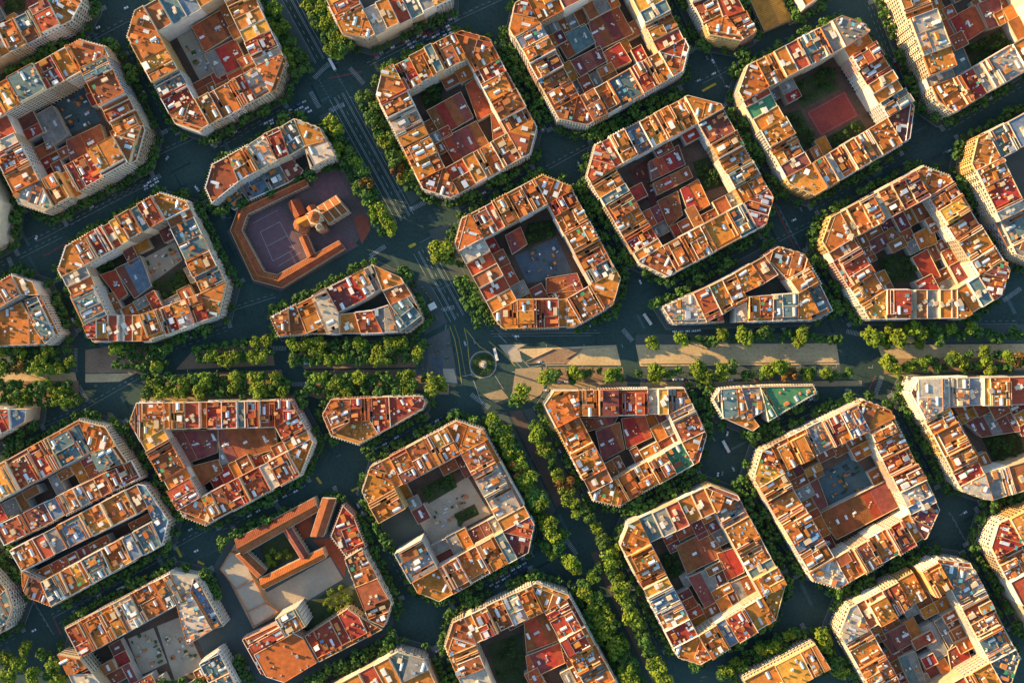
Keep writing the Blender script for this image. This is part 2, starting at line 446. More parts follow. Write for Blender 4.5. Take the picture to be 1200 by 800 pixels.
                    sx, sy = rng.uniform(1.0,1.9), rng.uniform(.9,1.5); m_ = rng.choice([TEAL, BLUE, AWN, WHITE, AWN, GREENT, METAL, TERRA, CREAM])
                    clut.box(p, u, sx, sy, z + 2.1, z + 2.2, m_, bottom=True)
                    for sa in (-1, 1):
                        for sb in (-1, 1): clut.box((p[0]+sa*(sx-.1)*u[0]+sb*(sy-.1)*v[0], p[1]+sa*(sx-.1)*u[1]+sb*(sy-.1)*v[1]), u, .06, .06, z, z+2.1, METAL)
                elif ty < .92: # planter
                    clut.box(p, u, rng.uniform(.5,1.6), .35, z, z + .5, TERRA); clut.box(p, u, rng.uniform(.4,1.0), .28, z+.5, z + rng.uniform(.8,1.5), PLANT)
                else:
                    clut.box(p, u, rng.uniform(.8,1.7), rng.uniform(.4,.7), z + .3, z + .42, rng.choice([SKYL, BLUE, TEAL, METAL]), bottom=True)
    if special == 'pool':
        pass
    if clut.f: clut.build('rooftop_clutter', CLUT, root, 'stuff')
    if walls.f: walls.build('dividing_walls', [M_CREAM, M_WHITE, M_TERRA], root, 'stuff')
    # ---- parapet on the outer edges
    par = MB(); ph = rng.uniform(.55, 1.25)
    for k in range(len(P)):
        pa, pb = P[k], P[(k+1) % len(P)]; L = hypot(pb[0]-pa[0], pb[1]-pa[1])
        if L < .8: continue
        t_ = ((pb[0]-pa[0])/L, (pb[1]-pa[1])/L); n_ = (-t_[1], t_[0])
        hh = ph + .013 * k + (rng.uniform(.6, 1.8) if ext[k] == 0 and rng.random() < .3 else 0)
        mid = ((pa[0]+pb[0])/2 + n_[0]*.17, (pa[1]+pb[1])/2 + n_[1]*.17)
        par.box(mid, t_, L/2 - .02 if ext[k] == 0 else L/2, .23 if ext[k] else .15, h - .1, h + hh, 0 if ext[k] else 1)
    par.build('parapet', [rng.choice([M_CREAM, M_CREAM, M_WHITE, FM, M_TERRA]), rng.choice([M_CREAM, M_TERRA, M_TERRA, roofm(code), M_WHITE])], root)
    # ---- facades
    mbw, mbb = MB(), MB()
    st = rng.choice([0, 1, 3, 3, 4, 4]) if style is None else style
    for k in range(len(P)):
        if ext[k] == 0: continue
        facade(mbw, mbb, P[k], P[(k+1) % len(P)], h, rng, st if ext[k] == 1 else rng.choice([1, 2, 1]), 4.4)
    if mbw.f: mbw.build('windows', [M_GLASS, M_FRAME], root, 'stuff')
    if mbb.f: mbb.build('balconies', [M_RAIL if rng.random() < .6 else FM], root, 'stuff')
    return root

# ------------------------------------------------------------------ lists shared by later passes
HOUSES = []        # deferred (visible area, args)
FOOT = []          # (desc, world footprint polygon, tree-less edge test)
ANNEX = []
SIDEW = {0: 'upper', 1: 'right', 2: 'lower', 3: 'left'}
def parse(s):
    out = []
    for tk in s.split():
        c = tk[0]; w = float(''.join(ch for ch in tk[1:] if ch.isdigit() or ch == '.') or 1)
        dh = 3.2 * tk.count('+') - 3.2 * tk.count('-')
        out.append((c, w, dh))
    return out
def add_house(poly, h, code, ext, label, group, corner=False, **kw):
    if area(poly) < 0: poly = poly[::-1]; ext = ([ext[(len(ext) - 2 - i) % len(ext)] for i in range(len(ext))])
    HOUSES.append(dict(poly=poly, h=h, code=code, ext=ext, label=label, group=group, corner=corner, kw=kw))
def inframe(p, h, m=4):
    f = HC / (HC - h); x = p[0] * f / S + 600; y = 400 - p[1] * f / S
    return -m < x < 1200 + m and -m < y < 800 + m

def side_name(a, b):
    """which side of its block an edge is on, from the outward direction (image, clockwise polygon)"""
    nx, ny = (b[1]-a[1]), -(b[0]-a[0])
    ang = math.degrees(atan2(-ny, nx)) % 360     # 0 right, 90 up
    for lo, hi, nm, fr in ((-15, 62, 'right', 'top'), (62, 165, 'upper', 'left'), (165, 242, 'left', 'top'), (242, 345, 'lower', 'left')):
        if lo <= ang < hi or lo <= ang - 360 < hi: return nm, fr
    return 'right', 'top'
def ring_block(desc, pts, edges, h=22.0, depth=34, rng=None, dvar=2.9):
    """pts: roof outline in photo pixels, clockwise; edges: one spec per edge, 'K:x' = chamfered corner of roof code x, else a row of houses"""
    rng = rng or R
    n = len(pts); w = [W(p, h) for p in pts]; dpt = depth * S * (HC - h) / HC
    L = []
    for i in range(n):
        a, b = w[i], w[(i+1) % n]; e = hypot(b[0]-a[0], b[1]-a[1]); t = ((b[0]-a[0])/e, (b[1]-a[1])/e)
        L.append((a, b, t, (t[1], -t[0]), e))          # clockwise: inside is to the right
    sides = [i for i in range(n) if not edges[i].startswith('K:')]
    inner = {i: (L[i][0][0]+L[i][3][0]*dpt, L[i][0][1]+L[i][3][1]*dpt, L[i][2][0], L[i][2][1]) for i in sides}
    Dpt = {}; court = []
    lo, hi = {}, {}
    for k, i in enumerate(sides):
        j = sides[(k+1) % len(sides)]
        D = isect(inner[i], inner[j]); Dpt[(i, j)] = D; court.append(D)
        pi_ = (D[0]-L[i][0][0])*L[i][2][0] + (D[1]-L[i][0][1])*L[i][2][1]
        pj_ = (D[0]-L[j][0][0])*L[j][2][0] + (D[1]-L[j][0][1])*L[j][2][1]
        hi[i] = min(pi_, L[i][4]); lo[j] = max(pj_, 0.0)
    group = 'houses in the grid of blocks'
    def on(i, s, d=0.0): return (L[i][0][0]+L[i][2][0]*s+L[i][3][0]*d, L[i][0][1]+L[i][2][1]*s+L[i][3][1]*d)
    for k, i in enumerate(sides):
        j = sides[(k+1) % len(sides)]
        # corner house between side i and side j
        D = Dpt[(i, j)]
        poly = [on(i, hi[i])]; ext = [1]
        if hi[i] >= L[i][4] - .01: poly = []; ext = []
        chamf = j != (i + 1) % n
        poly.append(w[(i+1) % n]); ext.append(1)
        if chamf: poly.append(w[(i+2) % n]); ext.append(1)
        if lo[j] > .01: poly.append(on(j, lo[j])); ext.append(0)
        else: ext[-1] = 0
        poly.append(D); ext.append(0)
        code = edges[(i+1) % n][2] if chamf else (parse(edges[j])[0][0])
        cx = cent(poly); bc = cent(w)
        ang = math.degrees(atan2(cx[1]-bc[1], cx[0]-bc[0])) % 360
        nm = ['right','upper right','upper','upper left','left','lower left','lower','lower right'][int(((ang + 22.5) % 360) // 45)]
        add_house(poly, h + rng.uniform(-1.2, 1.2), code, ext, '%s roofed corner house at the %s corner of the %s' % (ROOF[code][0], nm, desc), 'corner houses of the blocks', True)
        # the row
        toks = parse(edges[i]); tot = sum(t[1] for t in toks); s = lo[i]; span = hi[i] - lo[i]
        if span < 3: continue
        nm, fr = side_name(pts[i], pts[(i+1) % n])
        flip = nm in ('lower', 'left')
        cnt = sum(1 for t in toks if t[0] != '_'); q = 0
        for (c, wd_, dh) in toks:
            e = s + span * wd_ / tot
            if c != '_':
                q += 1; num = cnt + 1 - q if flip else q
                poly = [on(i, s), on(i, e), on(i, e, dpt), on(i, s, dpt)]
                add_house(poly, h + dh + rng.uniform(-dvar, dvar), c, [1, 0, 2, 0],
                          '%s roofed house, %s from %s in %s row of %s' % (ROOF[c][0], ordw(num), fr, nm, desc), group)
            s = e
    FOOT.append((desc, ccw(w), h))
    return court
def oct_block(desc, P, TL, T, Rr, Rc, B, Bc, Lf, Lc, **kw):
    return ring_block(desc, P, [TL, 'K:'+T, Rr, 'K:'+Rc, B, 'K:'+Bc, Lf, 'K:'+Lc], **kw)
CUSTOM_N = {}
def custom(desc, polys, h, codes, outline=None, fac=None, foot=True):
    """free-form houses: polys in photo pixels at roof height"""
    out_w = ccw([W(p, h) for p in outline]) if outline else None
    allw = [ccw([W(q, h) for q in p]) for p in polys]
    order = sorted(range(len(polys)), key=lambda k: sum(p[0] for p in polys[k]) / len(polys[k]))
    num = {k: i + 1 for i, k in enumerate(order)}
    for k, p in enumerate(polys):
        c = codes[k][0]; dh = 3.2 * codes[k].count('+') - 3.2 * codes[k].count('-')
        w = ccw([W(q, h) for q in p])
        ext = []
        for i in range(len(w)):
            a, b = w[i], w[(i+1) % len(w)]; m = ((a[0]+b[0])/2, (a[1]+b[1])/2)
            l_ = hypot(b[0]-a[0], b[1]-a[1]) + 1e-6
            mo_ = (m[0] + (b[1]-a[1])/l_*1.2, m[1] - (b[0]-a[0])/l_*1.2)
            if any(j_ != k and inside(ow, mo_, 0) for j_, ow in enumerate(allw)): e = 0
            else: e = 1 if not inside(out_w, m, 2.0) else 2
            ext.append(e)
        add_house(w, h + dh + R.uniform(-1.5, 1.5), c, ext, '%s roofed house, %s from left in %s' % (ROOF[c][0], ordw(num[k]), desc), 'houses in irregular blocks', fac=fac)
    if out_w and foot: FOOT.append((desc, out_w, h))
def row(a, b, c, d, spec):
    """split the quad a-b-c-d (outer edge a->b, inner edge d->c) into plots -> polys, codes"""
    toks = parse(spec); tot = sum(t[1] for t in toks); s = 0; P = []; C = []
    for (cc, wd_, dh) in toks:
        e = s + wd_ / tot
        l = lambda p, q, t: (p[0]+(q[0]-p[0])*t, p[1]+(q[1]-p[1])*t)
        if cc != '_':
            P.append([l(a,b,s), l(a,b,e), l(d,c,e), l(d,c,s)]); C.append(cc + ('+' * int(dh / 3.1) if dh > 0 else '-' * int(-dh / 3.1)))
        s = e
    return P, C
# ------------------------------------------------------------------ the blocks (roof outlines traced in photo pixels)
COURTS = []
def court(desc, inner, patches): COURTS.append((desc, inner, patches))
i_ = oct_block('top left corner block', [(-95,-50),(15,-103),(48,-92),(96,2),(84,24),(-30,82),(-60,75),(-108,-20)], 'o2 r2 b2', 'o', 'o2 b2 o2', 'o', 'r2 t2 o2 o1 b2', 'o', 'o2 r2 b2', 'b', h=25)
court('top left corner block', i_, [('court','p',[(-20,-30),(50,-35),(60,8),(0,14)]), ('garden','n',[(5,2),(30,0),(30,12),(5,16)])])
i_ = oct_block('block with narrow grey court', [(159,14),(253,-40),(285,-31),(335,72),(323,105),(234,154),(205,144),(150,43)], 'b2 t2 u2 o2 w1', 'o', 'b1 o3 o2 y2 r3 w1', 'o', 'w2 r2 b3 o2+', 'b', 'r2 t2- o5+', 'o', h=24)
court('block with narrow grey court', i_, [('court','g',[(205,40),(222,30),(254,90),(236,98)]), ('low','b',[(225,32),(262,10),(275,40),(240,62)]), ('low','r',[(240,64),(276,46),(290,75),(255,92)])])
i_ = oct_block('top edge block beside avenue', [(362,-92),(460,-140),(490,-130),(530,-28),(528,0),(430,47),(402,40),(352,-60)], 'o2 r2 b2', 'o', 'o2 b2 o2', 'g', 'g2 t2 r2 o2 w2', 'o', 'b2 y2 o2 r2', 'b', h=24)
i_ = oct_block('block above church avenue crossing', [(448,83),(540,36),(573,45),(629,149),(621,180),(528,232),(496,222),(441,111)], 'r2 o2+ t1+ b3', 'b', 'b2 r2 o3 b3 b2', 'o', 'o3 o3 o2 r3', 'b', 'o2 o2 t2 w2 r2', 'o', h=22)
court('block above church avenue crossing', i_, [('low','b',[(500,130),(540,108),(555,138),(518,160)]), ('low','r',[(545,100),(568,84),(590,125),(560,142)]), ('low','p',[(516,164),(558,142),(575,172),(535,195)]), ('garden','n',[(490,100),(520,95),(516,125),(498,128)]), ('low','g',[(575,135),(592,130),(598,160),(578,168)])])
i_ = oct_block('top block with teal annex', [(604,3),(722,-57),(755,-47),(807,56),(800,84),(688,147),(655,140),(597,34)], 'o3 p3 r2 b2', 'o', 'o3 y3+ t2 o3 r2', 'r', 'o2 r2 t3 o2 b2', 'b', 'o2 b2 r2+ o2+ u2+', 'o', h=24)
court('top block with teal annex', i_, [('low','t',[(650,45),(685,28),(698,50),(665,70)]), ('low','b',[(687,20),(720,0),(742,40),(700,60)]), ('low','p',[(668,72),(703,54),(712,72),(680,90)]), ('low','r',[(706,62),(726,50),(740,72),(716,84)])])
cp = [[(788,-45),(818,-45),(835,-5),(812,2)], [(818,-45),(848,-40),(862,-8),(835,-5)], [(812,2),(838,-6),(848,22),(826,30)], [(838,-6),(862,-8),(874,14),(848,22)], [(826,30),(850,20),(870,47),(868,49),(831,42)], [(850,21),(874,13),(886,38),(870,48)]]
custom('small block beside ribbed hall', cp, 24, 'b r b- r o b'.split(), [(788,-45),(848,-42),(886,38),(868,49),(831,42)])
custom('top edge pair beside ribbed hall', [[(905,-60),(928,-70),(950,-24),(930,-14)], [(932,-14),(952,-24),(962,-4),(944,8)]], 22, 'b o'.split(), [(905,-60),(928,-70),(962,-4),(944,8)], fac='tan')
custom('off frame row added for shade', [[(1085,-190),(1000,-150),(1030,-90),(1110,-130)]], 24, ['o'], [(1085,-190),(1000,-150),(1030,-90),(1110,-130)])  # unseen house added beyond the frame to cast shadow into view
i_ = oct_block('block with red sports court', [(876,77),(985,20),(1013,30),(1072,125),(1067,162),(955,229),(925,216),(865,108)], 'o3 o2 r2 t4 g2', 'g', 'o2 r3 r3 o2 o2 t3', 'p', 'o3 g2 o2 b2 w1 o2', 'y', 'p2 o3 o3 o2 n2 r1', 'o', h=25)
court('block with red sports court', i_, [('sport','r',[(945,132),(990,107),(1006,136),(962,160)]), ('garden','n',[(925,100),(972,78),(984,104),(940,128)]), ('garden','n',[(966,163),(1008,140),(1014,150),(975,176)]), ('garden','n',[(915,135),(938,128),(955,165),(935,180)])])
i_ = oct_block('tall top right block', [(1055,-45),(1165,-95),(1197,-85),(1250,15),(1240,60),(1118,132),(1097,118),(1046,-18)], 'o2 r2 b2', 'o', 'r2 o2 b2', 'o', 'r2 o2 w4 g1 r2', 'o', 'g1-- o2+ w4+ o3+', 'y', h=28)
court('tall top right block', i_, [('low','r',[(1112,22),(1142,6),(1156,34),(1128,52)]), ('garden','n',[(1130,56),(1172,34),(1186,58),(1142,82)]), ('low','t',[(1104,66),(1128,56),(1138,80),(1116,90)]), ('low','p',[(1145,5),(1170,-5),(1178,28),(1158,35)])])
i_ = oct_block('right edge block near top', [(1145,162),(1255,104),(1288,114),(1340,215),(1330,247),(1222,310),(1190,298),(1138,192)], 't2 u2 o2 b2', 'o', 'o2 b2', 'o', 'o2 r2 b2', 'g', 'g3-- w1 r3 o2', 'o', h=28)
i_ = oct_block('left block with teal roof', [(-17,108),(93,47),(122,55),(170,152),(160,188),(52,248),(22,238),(-28,140)], 'y2 t3 r2 o2', 'o', 't5++ r2 o2', 'b', 'o3+ r3 o1--- o2', 'w', 'o2 r2 w1 r2', 'r', h=26)
court('left block with teal roof', i_, [('court','t',[(65,120),(98,98),(118,142),(75,160)]), ('low','g',[(42,135),(62,124),(80,158),(56,176)]), ('low','b',[(78,165),(118,146),(126,172),(85,198)])])
custom('left edge tower block', [[(-60,150),(-48,145),(0,236),(-8,282),(-60,310)]], 30, ['w'], [(-60,150),(-48,145),(0,236),(-8,282),(-60,310)], fac='white')
i_ = ring_block('block with sandy yard', [(78,289),(187,226),(218,236),(265,333),(256,370),(172,400),(108,400),(100,382),(69,316)],
   ['b2 r2 r1 y1 o2+ t1 r2', 'K:o', 'b1 t4 o2 t2', 'K:o', 'r2 w2 r2 o2', 'o2 r2 w1 r2', 'K:r', 't3 b1 g1', 'K:o'], h=23, depth=31)
court('block with sandy yard', i_, [('court','s',[(168,303),(205,283),(214,305),(178,332)]), ('low','u',[(135,315),(165,300),(178,335),(158,350)]), ('garden','n',[(182,334),(214,312),(226,335),(195,350)]), ('low','r',[(118,322),(136,316),(150,345),(140,352)]), ('garden','n',[(110,312),(140,300),(138,314),(116,322)])])
i_ = ring_block('block with grey blue court', [(541,256),(636,205),(668,218),(727,326),(718,357),(673,383),(590,385),(582,377),(533,286)],
   ['b2 r1 o2 o2 o2', 'K:o', 'r2 o3 o3 b3 t2', 'K:o', 'b3', 'o1 r3 o2', 'K:o', 'o2 r2 b2 r2 w2', 'K:o'], h=21, depth=33)
court('block with grey blue court', i_, [('court','u',[(603,300),(652,278),(672,322),(618,332)]), ('garden','n',[(618,262),(652,256),(652,276),(612,292)]), ('low','r',[(592,276),(610,266),(618,286),(600,298)]), ('low','b',[(640,326),(676,320),(684,340),(640,344)])])
i_ = oct_block('large block with terracotta annexes', [(698,170),(806,112),(845,122),(906,232),(897,263),(782,324),(749,308),(688,207)], 'r1 o2 u2 y2 o2 o2', 'o', 'p3 o2+ o2 t2 o2', 'p', 't2 o3 o3 b2', 'b', 'o1 r2 o2 b2 t1 o2', 'r', h=22)
court('large block with terracotta annexes', i_, [('low','b',[(765,215),(806,195),(812,208),(770,229)]), ('low','b',[(770,236),(794,224),(800,252),(783,266)]), ('low','o',[(797,222),(818,210),(832,240),(808,254)]), ('low','r',[(760,190),(795,170),(803,193),(764,212)]), ('garden','n',[(812,190),(840,180),(856,215),(822,226)]), ('court','p',[(736,200),(760,186),(775,240),(765,245)])])
cp = [[(777,360),(812,344),(828,378),(789,379)], [(812,344),(830,336),(849,376),(828,378)], [(830,336),(846,328),(861,359),(846,369)], [(846,328),(861,320),(876,351),(861,359)], [(861,320),(880,309),(896,332),(872,343)],
      [(880,309),(896,300),(912,322),(896,332)], [(896,300),(912,289),(943,298),(950,312),(922,327)], [(922,327),(950,312),(962,333),(935,345)], [(862,360),(876,353),(877,377),(862,378)], [(877,348),(905,346),(905,376),(877,377)], [(905,346),(934,344),(934,375),(905,376)], [(934,345),(962,333),(977,364),(957,375),(934,375)]]
custom('wedge block right of centre', cp, 20, 'w r o o o b b o w- o t g-'.split(), [(777,360),(912,289),(943,298),(977,364),(957,375),(789,379)])
i_ = ring_block('block above right boulevard', [(973,255),(1083,195),(1113,206),(1181,316),(1175,345),(1130,373),(1018,374),(963,283)],
   ['o1 o2 o2 w1 b2 r2 p2', 'K:o', 'b2 y2 r2 o3 o2', 'K:p', 't2 o2', 'o1 o2 g2 b2 w1 r4', 'y2 r3 b1', 'K:o'], h=24)
court('block above right boulevard', i_, [('low','p',[(1012,287),(1045,266),(1056,280),(1022,299)]), ('low','r',[(1068,302),(1086,292),(1102,324),(1084,330)]), ('garden','n',[(1028,302),(1066,296),(1076,330),(1035,332)]), ('low','o',[(1070,275),(1092,263),(1098,285),(1078,293)])])
custom('left edge block above boulevard', [[(-35,350),(14,322),(26,346),(-20,374)], [(14,322),(39,330),(47,346),(26,346)], [(29,352),(47,346),(68,390),(55,403),(42,385)], [(-20,376),(24,354),(42,385),(54,403),(-30,406)]], 22, 'b o t o'.split(), [(-35,350),(14,322),(39,330),(68,390),(55,403),(-30,406)])
cp = [[(318,372),(347,357),(360,391),(327,393)], [(347,357),(365,348),(383,391),(360,391)], [(365,348),(382,338),(397,366),(398,391),(383,391)], [(382,338),(412,323),(430,349),(397,366)], [(412,323),(437,310),(448,337),(430,349)],
      [(437,310),(470,325),(474,332),(448,341)], [(448,341),(474,332),(483,346),(457,358)], [(457,358),(483,346),(492,364),(495,376),(478,389),(467,389)], [(398,368),(416,366),(423,391),(398,391)], [(416,366),(436,364),(449,390),(423,391)], [(436,364),(455,358),(467,389),(449,390)]]
custom('wedge block left of roundabout', cp, 20, 'b o w r g o b t o r g'.split(), [(318,372),(437,310),(470,325),(495,374),(478,390),(327,393)])
cp = [[(241,220),(249,193),(268,183),(280,213),(249,238)], [(268,183),(288,172),(304,200),(280,213)], [(288,172),(309,158),(325,188),(304,200)], [(309,158),(328,149),(339,182),(325,188)], [(328,149),(344,139),(358,171),(339,182)], [(344,139),(374,150),(383,166),(358,172)], [(358,176),(384,166),(393,183),(364,197)]]
custom('terrace above the church', cp, 23, 'b o w r t o w'.split(), [(241,220),(249,193),(344,139),(374,150),(393,183),(249,238)])
custom('low infill above the church', [[(258,232),(281,216),(294,234),(274,246)], [(281,216),(304,203),(317,224),(294,234)], [(304,203),(326,191),(339,214),(317,224)], [(326,191),(340,184),(356,200),(352,206),(339,214)]], 11, 't u t p'.split(), [(250,238),(340,184),(358,204),(274,246)], foot=False)
custom('left edge below boulevard', [[(-40,478),(12,479),(14,502),(-40,528)], [(12,479),(32,479),(30,494),(14,502)]], 22, 'r u'.split(), [(-40,478),(32,479),(30,494),(-40,528)], fac='white')
i_ = ring_block('block below left boulevard', [(160,472),(341,469),(367,518),(352,556),(240,615),(214,605),(152,495)],
   ['o1 o2 r2 b1 r2 r2 t1 r2 r2', 'r2 o1', 'K:o', 'b2 w1 r2 r2 o2', 'K:o', 'r2 o1 b3 y1', 'K:o'], h=20, depth=31)
court('block below left boulevard', i_, [('low','p',[(190,505),(255,503),(255,530),(205,548)]), ('low','b',[(256,503),(322,500),(326,525),(258,545)]), ('low','b',[(208,550),(256,538),(262,552),(222,580)])])
P1, C1 = row((-40,566), (92,492), (108,528), (-22,598), 'b2 y2 r2 r2 t3')
P2, C2 = row((163,560), (2,640), (-10,618), (152,540), 'r2- b2- w2- u1- r2-- r2-')
custom('upper half of split block', P1 + P2 + [[(92,492),(124,500),(137,522),(108,529)], [(108,529),(137,522),(150,541),(120,552)]], 22, C1 + C2 + ['o', 't'], [(-40,566),(92,492),(124,500),(163,560),(2,640),(-40,620)])
P1, C1 = row((11,645), (160,567), (174,595), (25,669), 'o2 r1 g1 u2 y2 o2 b1')
P2, C2 = row((190,638), (60,710), (48,682), (178,611), 't2 u1 o2 t2 o2 t2')
custom('lower half of split block', P1 + P2 + [[(160,567),(170,569),(197,610),(190,638),(177,606)], [(25,670),(48,682),(60,710),(33,700),(26,686)]], 21, C1 + C2 + ['u', 'b'], [(11,645),(160,567),(170,569),(197,610),(190,638),(60,710),(33,700),(26,686)])
custom('small wedge below boulevard', [[(378,486),(388,468),(412,467),(410,495),(388,510)], [(412,467),(433,466),(432,492),(410,495)], [(433,466),(456,465),(458,500),(443,508),(432,491)], [(456,465),(492,464),(499,470),(495,479),(458,500)], [(388,510),(410,496),(432,492),(443,508),(420,520)]], 20, 'b r r r o'.split(), [(378,486),(388,468),(492,464),(499,470),(495,479),(420,520),(388,510)])
i_ = ring_block('block with beige plaza', [(434,547),(535,493),(566,503),(626,614),(619,647),(515,704),(489,693),(424,576)],
   ['o1 r2 o2 o3', 'K:o', 'b2 g2 w2 o1', 'K:p', 't1 o2 o2 b2', 'K:o', 'g3+ _3 o2', 'K:o'], h=21, depth=36)
court('block with beige plaza', i_, [('court','s',[(465,610),(548,558),(575,602),(500,640)]), ('garden','n',[(492,572),(530,552),(536,570),(502,590)]), ('garden','n',[(532,602),(556,590),(562,602),(538,614)]), ('low','p',[(478,600),(496,590),(505,606),(486,616)])])
i_ = ring_block('block right of roundabout', [(649,458),(802,455),(828,510),(819,541),(726,593),(696,586),(638,474)],
   ['o2 p2 r3 g1 y1', 'g3', 'K:b', 'n2 b2 o2 o2', 'K:o', 'b1 o2 o2', 'K:o'], h=20, depth=30)
court('block right of roundabout', i_, [('low','r',[(728,490),(756,487),(764,512),(734,526)]), ('low','p',[(698,505),(726,494),(732,526),(706,540)]), ('low','b',[(672,490),(724,488),(720,496),(690,505)])])
custom('small pale wedge block', [[(836,468),(843,456),(868,454),(876,480),(860,490),(848,490)], [(868,454),(890,453),(900,478),(876,492)], [(890,453),(953,452),(957,460),(900,493)], [(848,490),(860,490),(876,481),(890,499),(882,505)]], 19, 't g n o'.split(), [(836,468),(843,456),(953,452),(957,460),(882,505),(848,492)], fac='white')
i_ = oct_block('block with dark teal court', [(893,528),(1012,469),(1044,481),(1101,597),(1086,630),(984,689),(954,680),(883,560)], 'o2 o2 g2 r2 u2+', 'o', 'o2 b2 r2 b2 w2 u1', 'p', 'o1 r2 o2 b2 o2', 'w', 'o2 u2 o3 r3 o2', 'y', h=24)
court('block with dark teal court', i_, [('court','t',[(955,560),(1000,532),(1022,566),(975,592)]), ('low','b',[(958,602),(1040,562),(1056,592),(980,632)]), ('low','p',[(944,568),(958,560),(970,592),(958,600)])])
i_ = ring_block('block below right boulevard', [(1075,444),(1260,440),(1300,520),(1285,550),(1162,586),(1125,573),(1067,460)],
   ['w3 u2- y1 o3 r3 o2 o2', 'o2', 'K:o', 'o2 y2 b2 w2', 'K:w', 'r2 b2 o3 o2', 'K:w'], h=25, depth=33)
court('block below right boulevard', i_, [('low','p',[(1125,490),(1190,482),(1195,505),(1150,512)]), ('garden','n',[(1150,512),(1195,506),(1200,530),(1165,545)])])
# ---- lower row
P1, C1 = row((77,736), (200,671), (216,703), (95,770), 'r2 o2 o2 w2 b3 t2')
P2, C2 = row((92,812), (69,765), (95,770), (124,806), 'w2 r2')
custom('block with grey schoolyard', P1 + P2 + [[(200,671),(228,677),(224,691),(207,701)], [(206,702),(224,692),(250,736),(220,754)], [(228,677),(234,683),(262,733),(251,736),(224,691)], [(234,777),(256,762),(278,802),(254,818)]], 20, C1 + C2 + ['w', 'w', 'u', 't'], [(69,765),(77,736),(200,671),(228,677),(262,733),(272,792),(92,812)])
i_ = oct_block('bottom block with brown annexes', [(531,729),(628,683),(666,697),(725,805),(712,840),(605,895),(575,885),(522,757)], 'o1 r2 b2 w2 o2', 'o', 'r3 r2 o2 t2', 'o', 'o2 b2', 'o', 'r2 t2 w2 o2', 'o', h=22)
court('bottom block with brown annexes', i_, [('low','b',[(614,728),(642,714),(654,750),(617,764)]), ('low','r',[(616,768),(656,752),(662,776),(620,796)]), ('garden','n',[(570,755),(612,740),(615,800),(585,800)])])
i_ = oct_block('block with grey skylight hall', [(737,613),(832,568),(864,580),(921,684),(910,725),(821,778),(795,770),(727,638)], 't2 g2 r2 o2 b2', 'o', 'g2 o3 o2 t1 o2', 'o', 'o2 r2 u1 o2', 'o', 'r2 w2 u2 y1 b2 o2', 'o', h=22, depth=32)
court('block with grey skylight hall', i_, [('low','b',[(792,640),(830,620),(850,650),(805,672)]), ('low','t',[(806,676),(834,664),(846,700),(826,712)]), ('low','r',[(840,648),(864,640),(872,670),(852,680)]), ('low','p',[(856,682),(880,672),(890,696),(866,704)]), ('garden','n',[(772,650),(790,642),(800,672),(785,680)])])
custom('slab building beside leafy street', [[(872,797),(955,754),(973,783),(890,826)]], 24, ['o'], [(872,797),(955,754),(973,783),(890,826)], fac='ochre')
i_ = oct_block('bottom right block', [(996,712),(1100,655),(1137,660),(1195,770),(1185,800),(1080,860),(1045,850),(984,742)], 'b1 o2 p2 o2 _.6 o2+', 't', 'g3 r2 b2 t3', 't', 'o2 r2 b2', 'o', 'r2 o2 o2', 'w', h=26)
court('bottom right block', i_, [('low','w',[(1078,735),(1092,728),(1112,765),(1096,774)]), ('low','g',[(1094,728),(1104,722),(1120,750),(1112,760)]), ('low','r',[(1110,762),(1130,750),(1138,772),(1114,784)]), ('low','p',[(1030,745),(1060,730),(1070,752),(1045,766)]), ('low','t',[(1052,770),(1072,762),(1085,800),(1065,800)])])
i_ = oct_block('right edge block near bottom', [(1168,614),(1280,555),(1312,565),(1365,665),(1355,700),(1245,757),(1215,745),(1160,640)], 'y2 o2 r2', 'o', 'o2 b2', 'o', 'o2 r2', 'o', 'o2 r2 b2', 'r', h=27)
i_ = oct_block('bottom edge block left of centre', [(375,812),(466,763),(497,772),(550,880),(540,905),(440,960),(410,950),(365,840)], 'o2 o2 r2 o2', 't', 'o2 r2 b2', 'o', 'o2 r2', 'o', 'o2 r2 b2', 'o', h=21)
custom('bottom left edge block', [[(-70,650),(-25,655),(8,690),(-20,715)], [(-20,715),(8,690),(15,712),(5,738),(-60,770)]], 24, 'b t'.split(), [(-70,650),(-25,655),(8,690),(15,712),(5,738),(-60,770)])
court('upper half of split block', [W(p, 20) for p in [(-20,600),(107,531),(120,553),(-8,615)]], [])
court('lower half of split block', [W(p, 20) for p in [(31,674),(173,601),(176,608),(50,680)]], [])
court('block with grey schoolyard', [W(p, 18) for p in [(100,772),(208,713),(222,757),(250,812),(126,806)]], [('court','g',[(150,748),(180,735),(196,776),(166,790)]), ('court','s',[(184,733),(212,722),(240,780),(205,797)])])
# off-frame neighbours whose shadows fall into the picture
# ------------------------------------------------------------------ build: at most 300 of a kind as individuals, the rest as one mass
rows_ = [k for k in HOUSES if not k['corner']]; corners = [k for k in HOUSES if k['corner']]
def vis(k):
    c = cent(k['poly']); n = sum(inframe(p, k['h'], 0) for p in k['poly']) / len(k['poly'])
    return area(k['poly']) * n
REST = []
for grp in (rows_, corners):
    grp.sort(key=vis, reverse=True)
seen = set()
def uniq(l):
    if l not in seen: seen.add(l); return l
    for tail in (' too', ' as well'):
        pass
    k = 2
    while '%s, %s such' % (l, ordw(k)) in seen: k += 1
    l = '%s, %s such' % (l, ordw(k)); seen.add(l); return l
built = 0
for grp in (rows_, corners):
    for i, k in enumerate(grp):
        v_ = vis(k)
        if i < 300 and v_ > 0:
            build_house(k['poly'], k['h'], k['code'], k['ext'], uniq(k['label']), k['group'], R, **k['kw'])
        else: REST.append(k)
rest = MB()
RM = [facm('cream'), facm('tan'), facm('white')]; RK = list(ROOF)
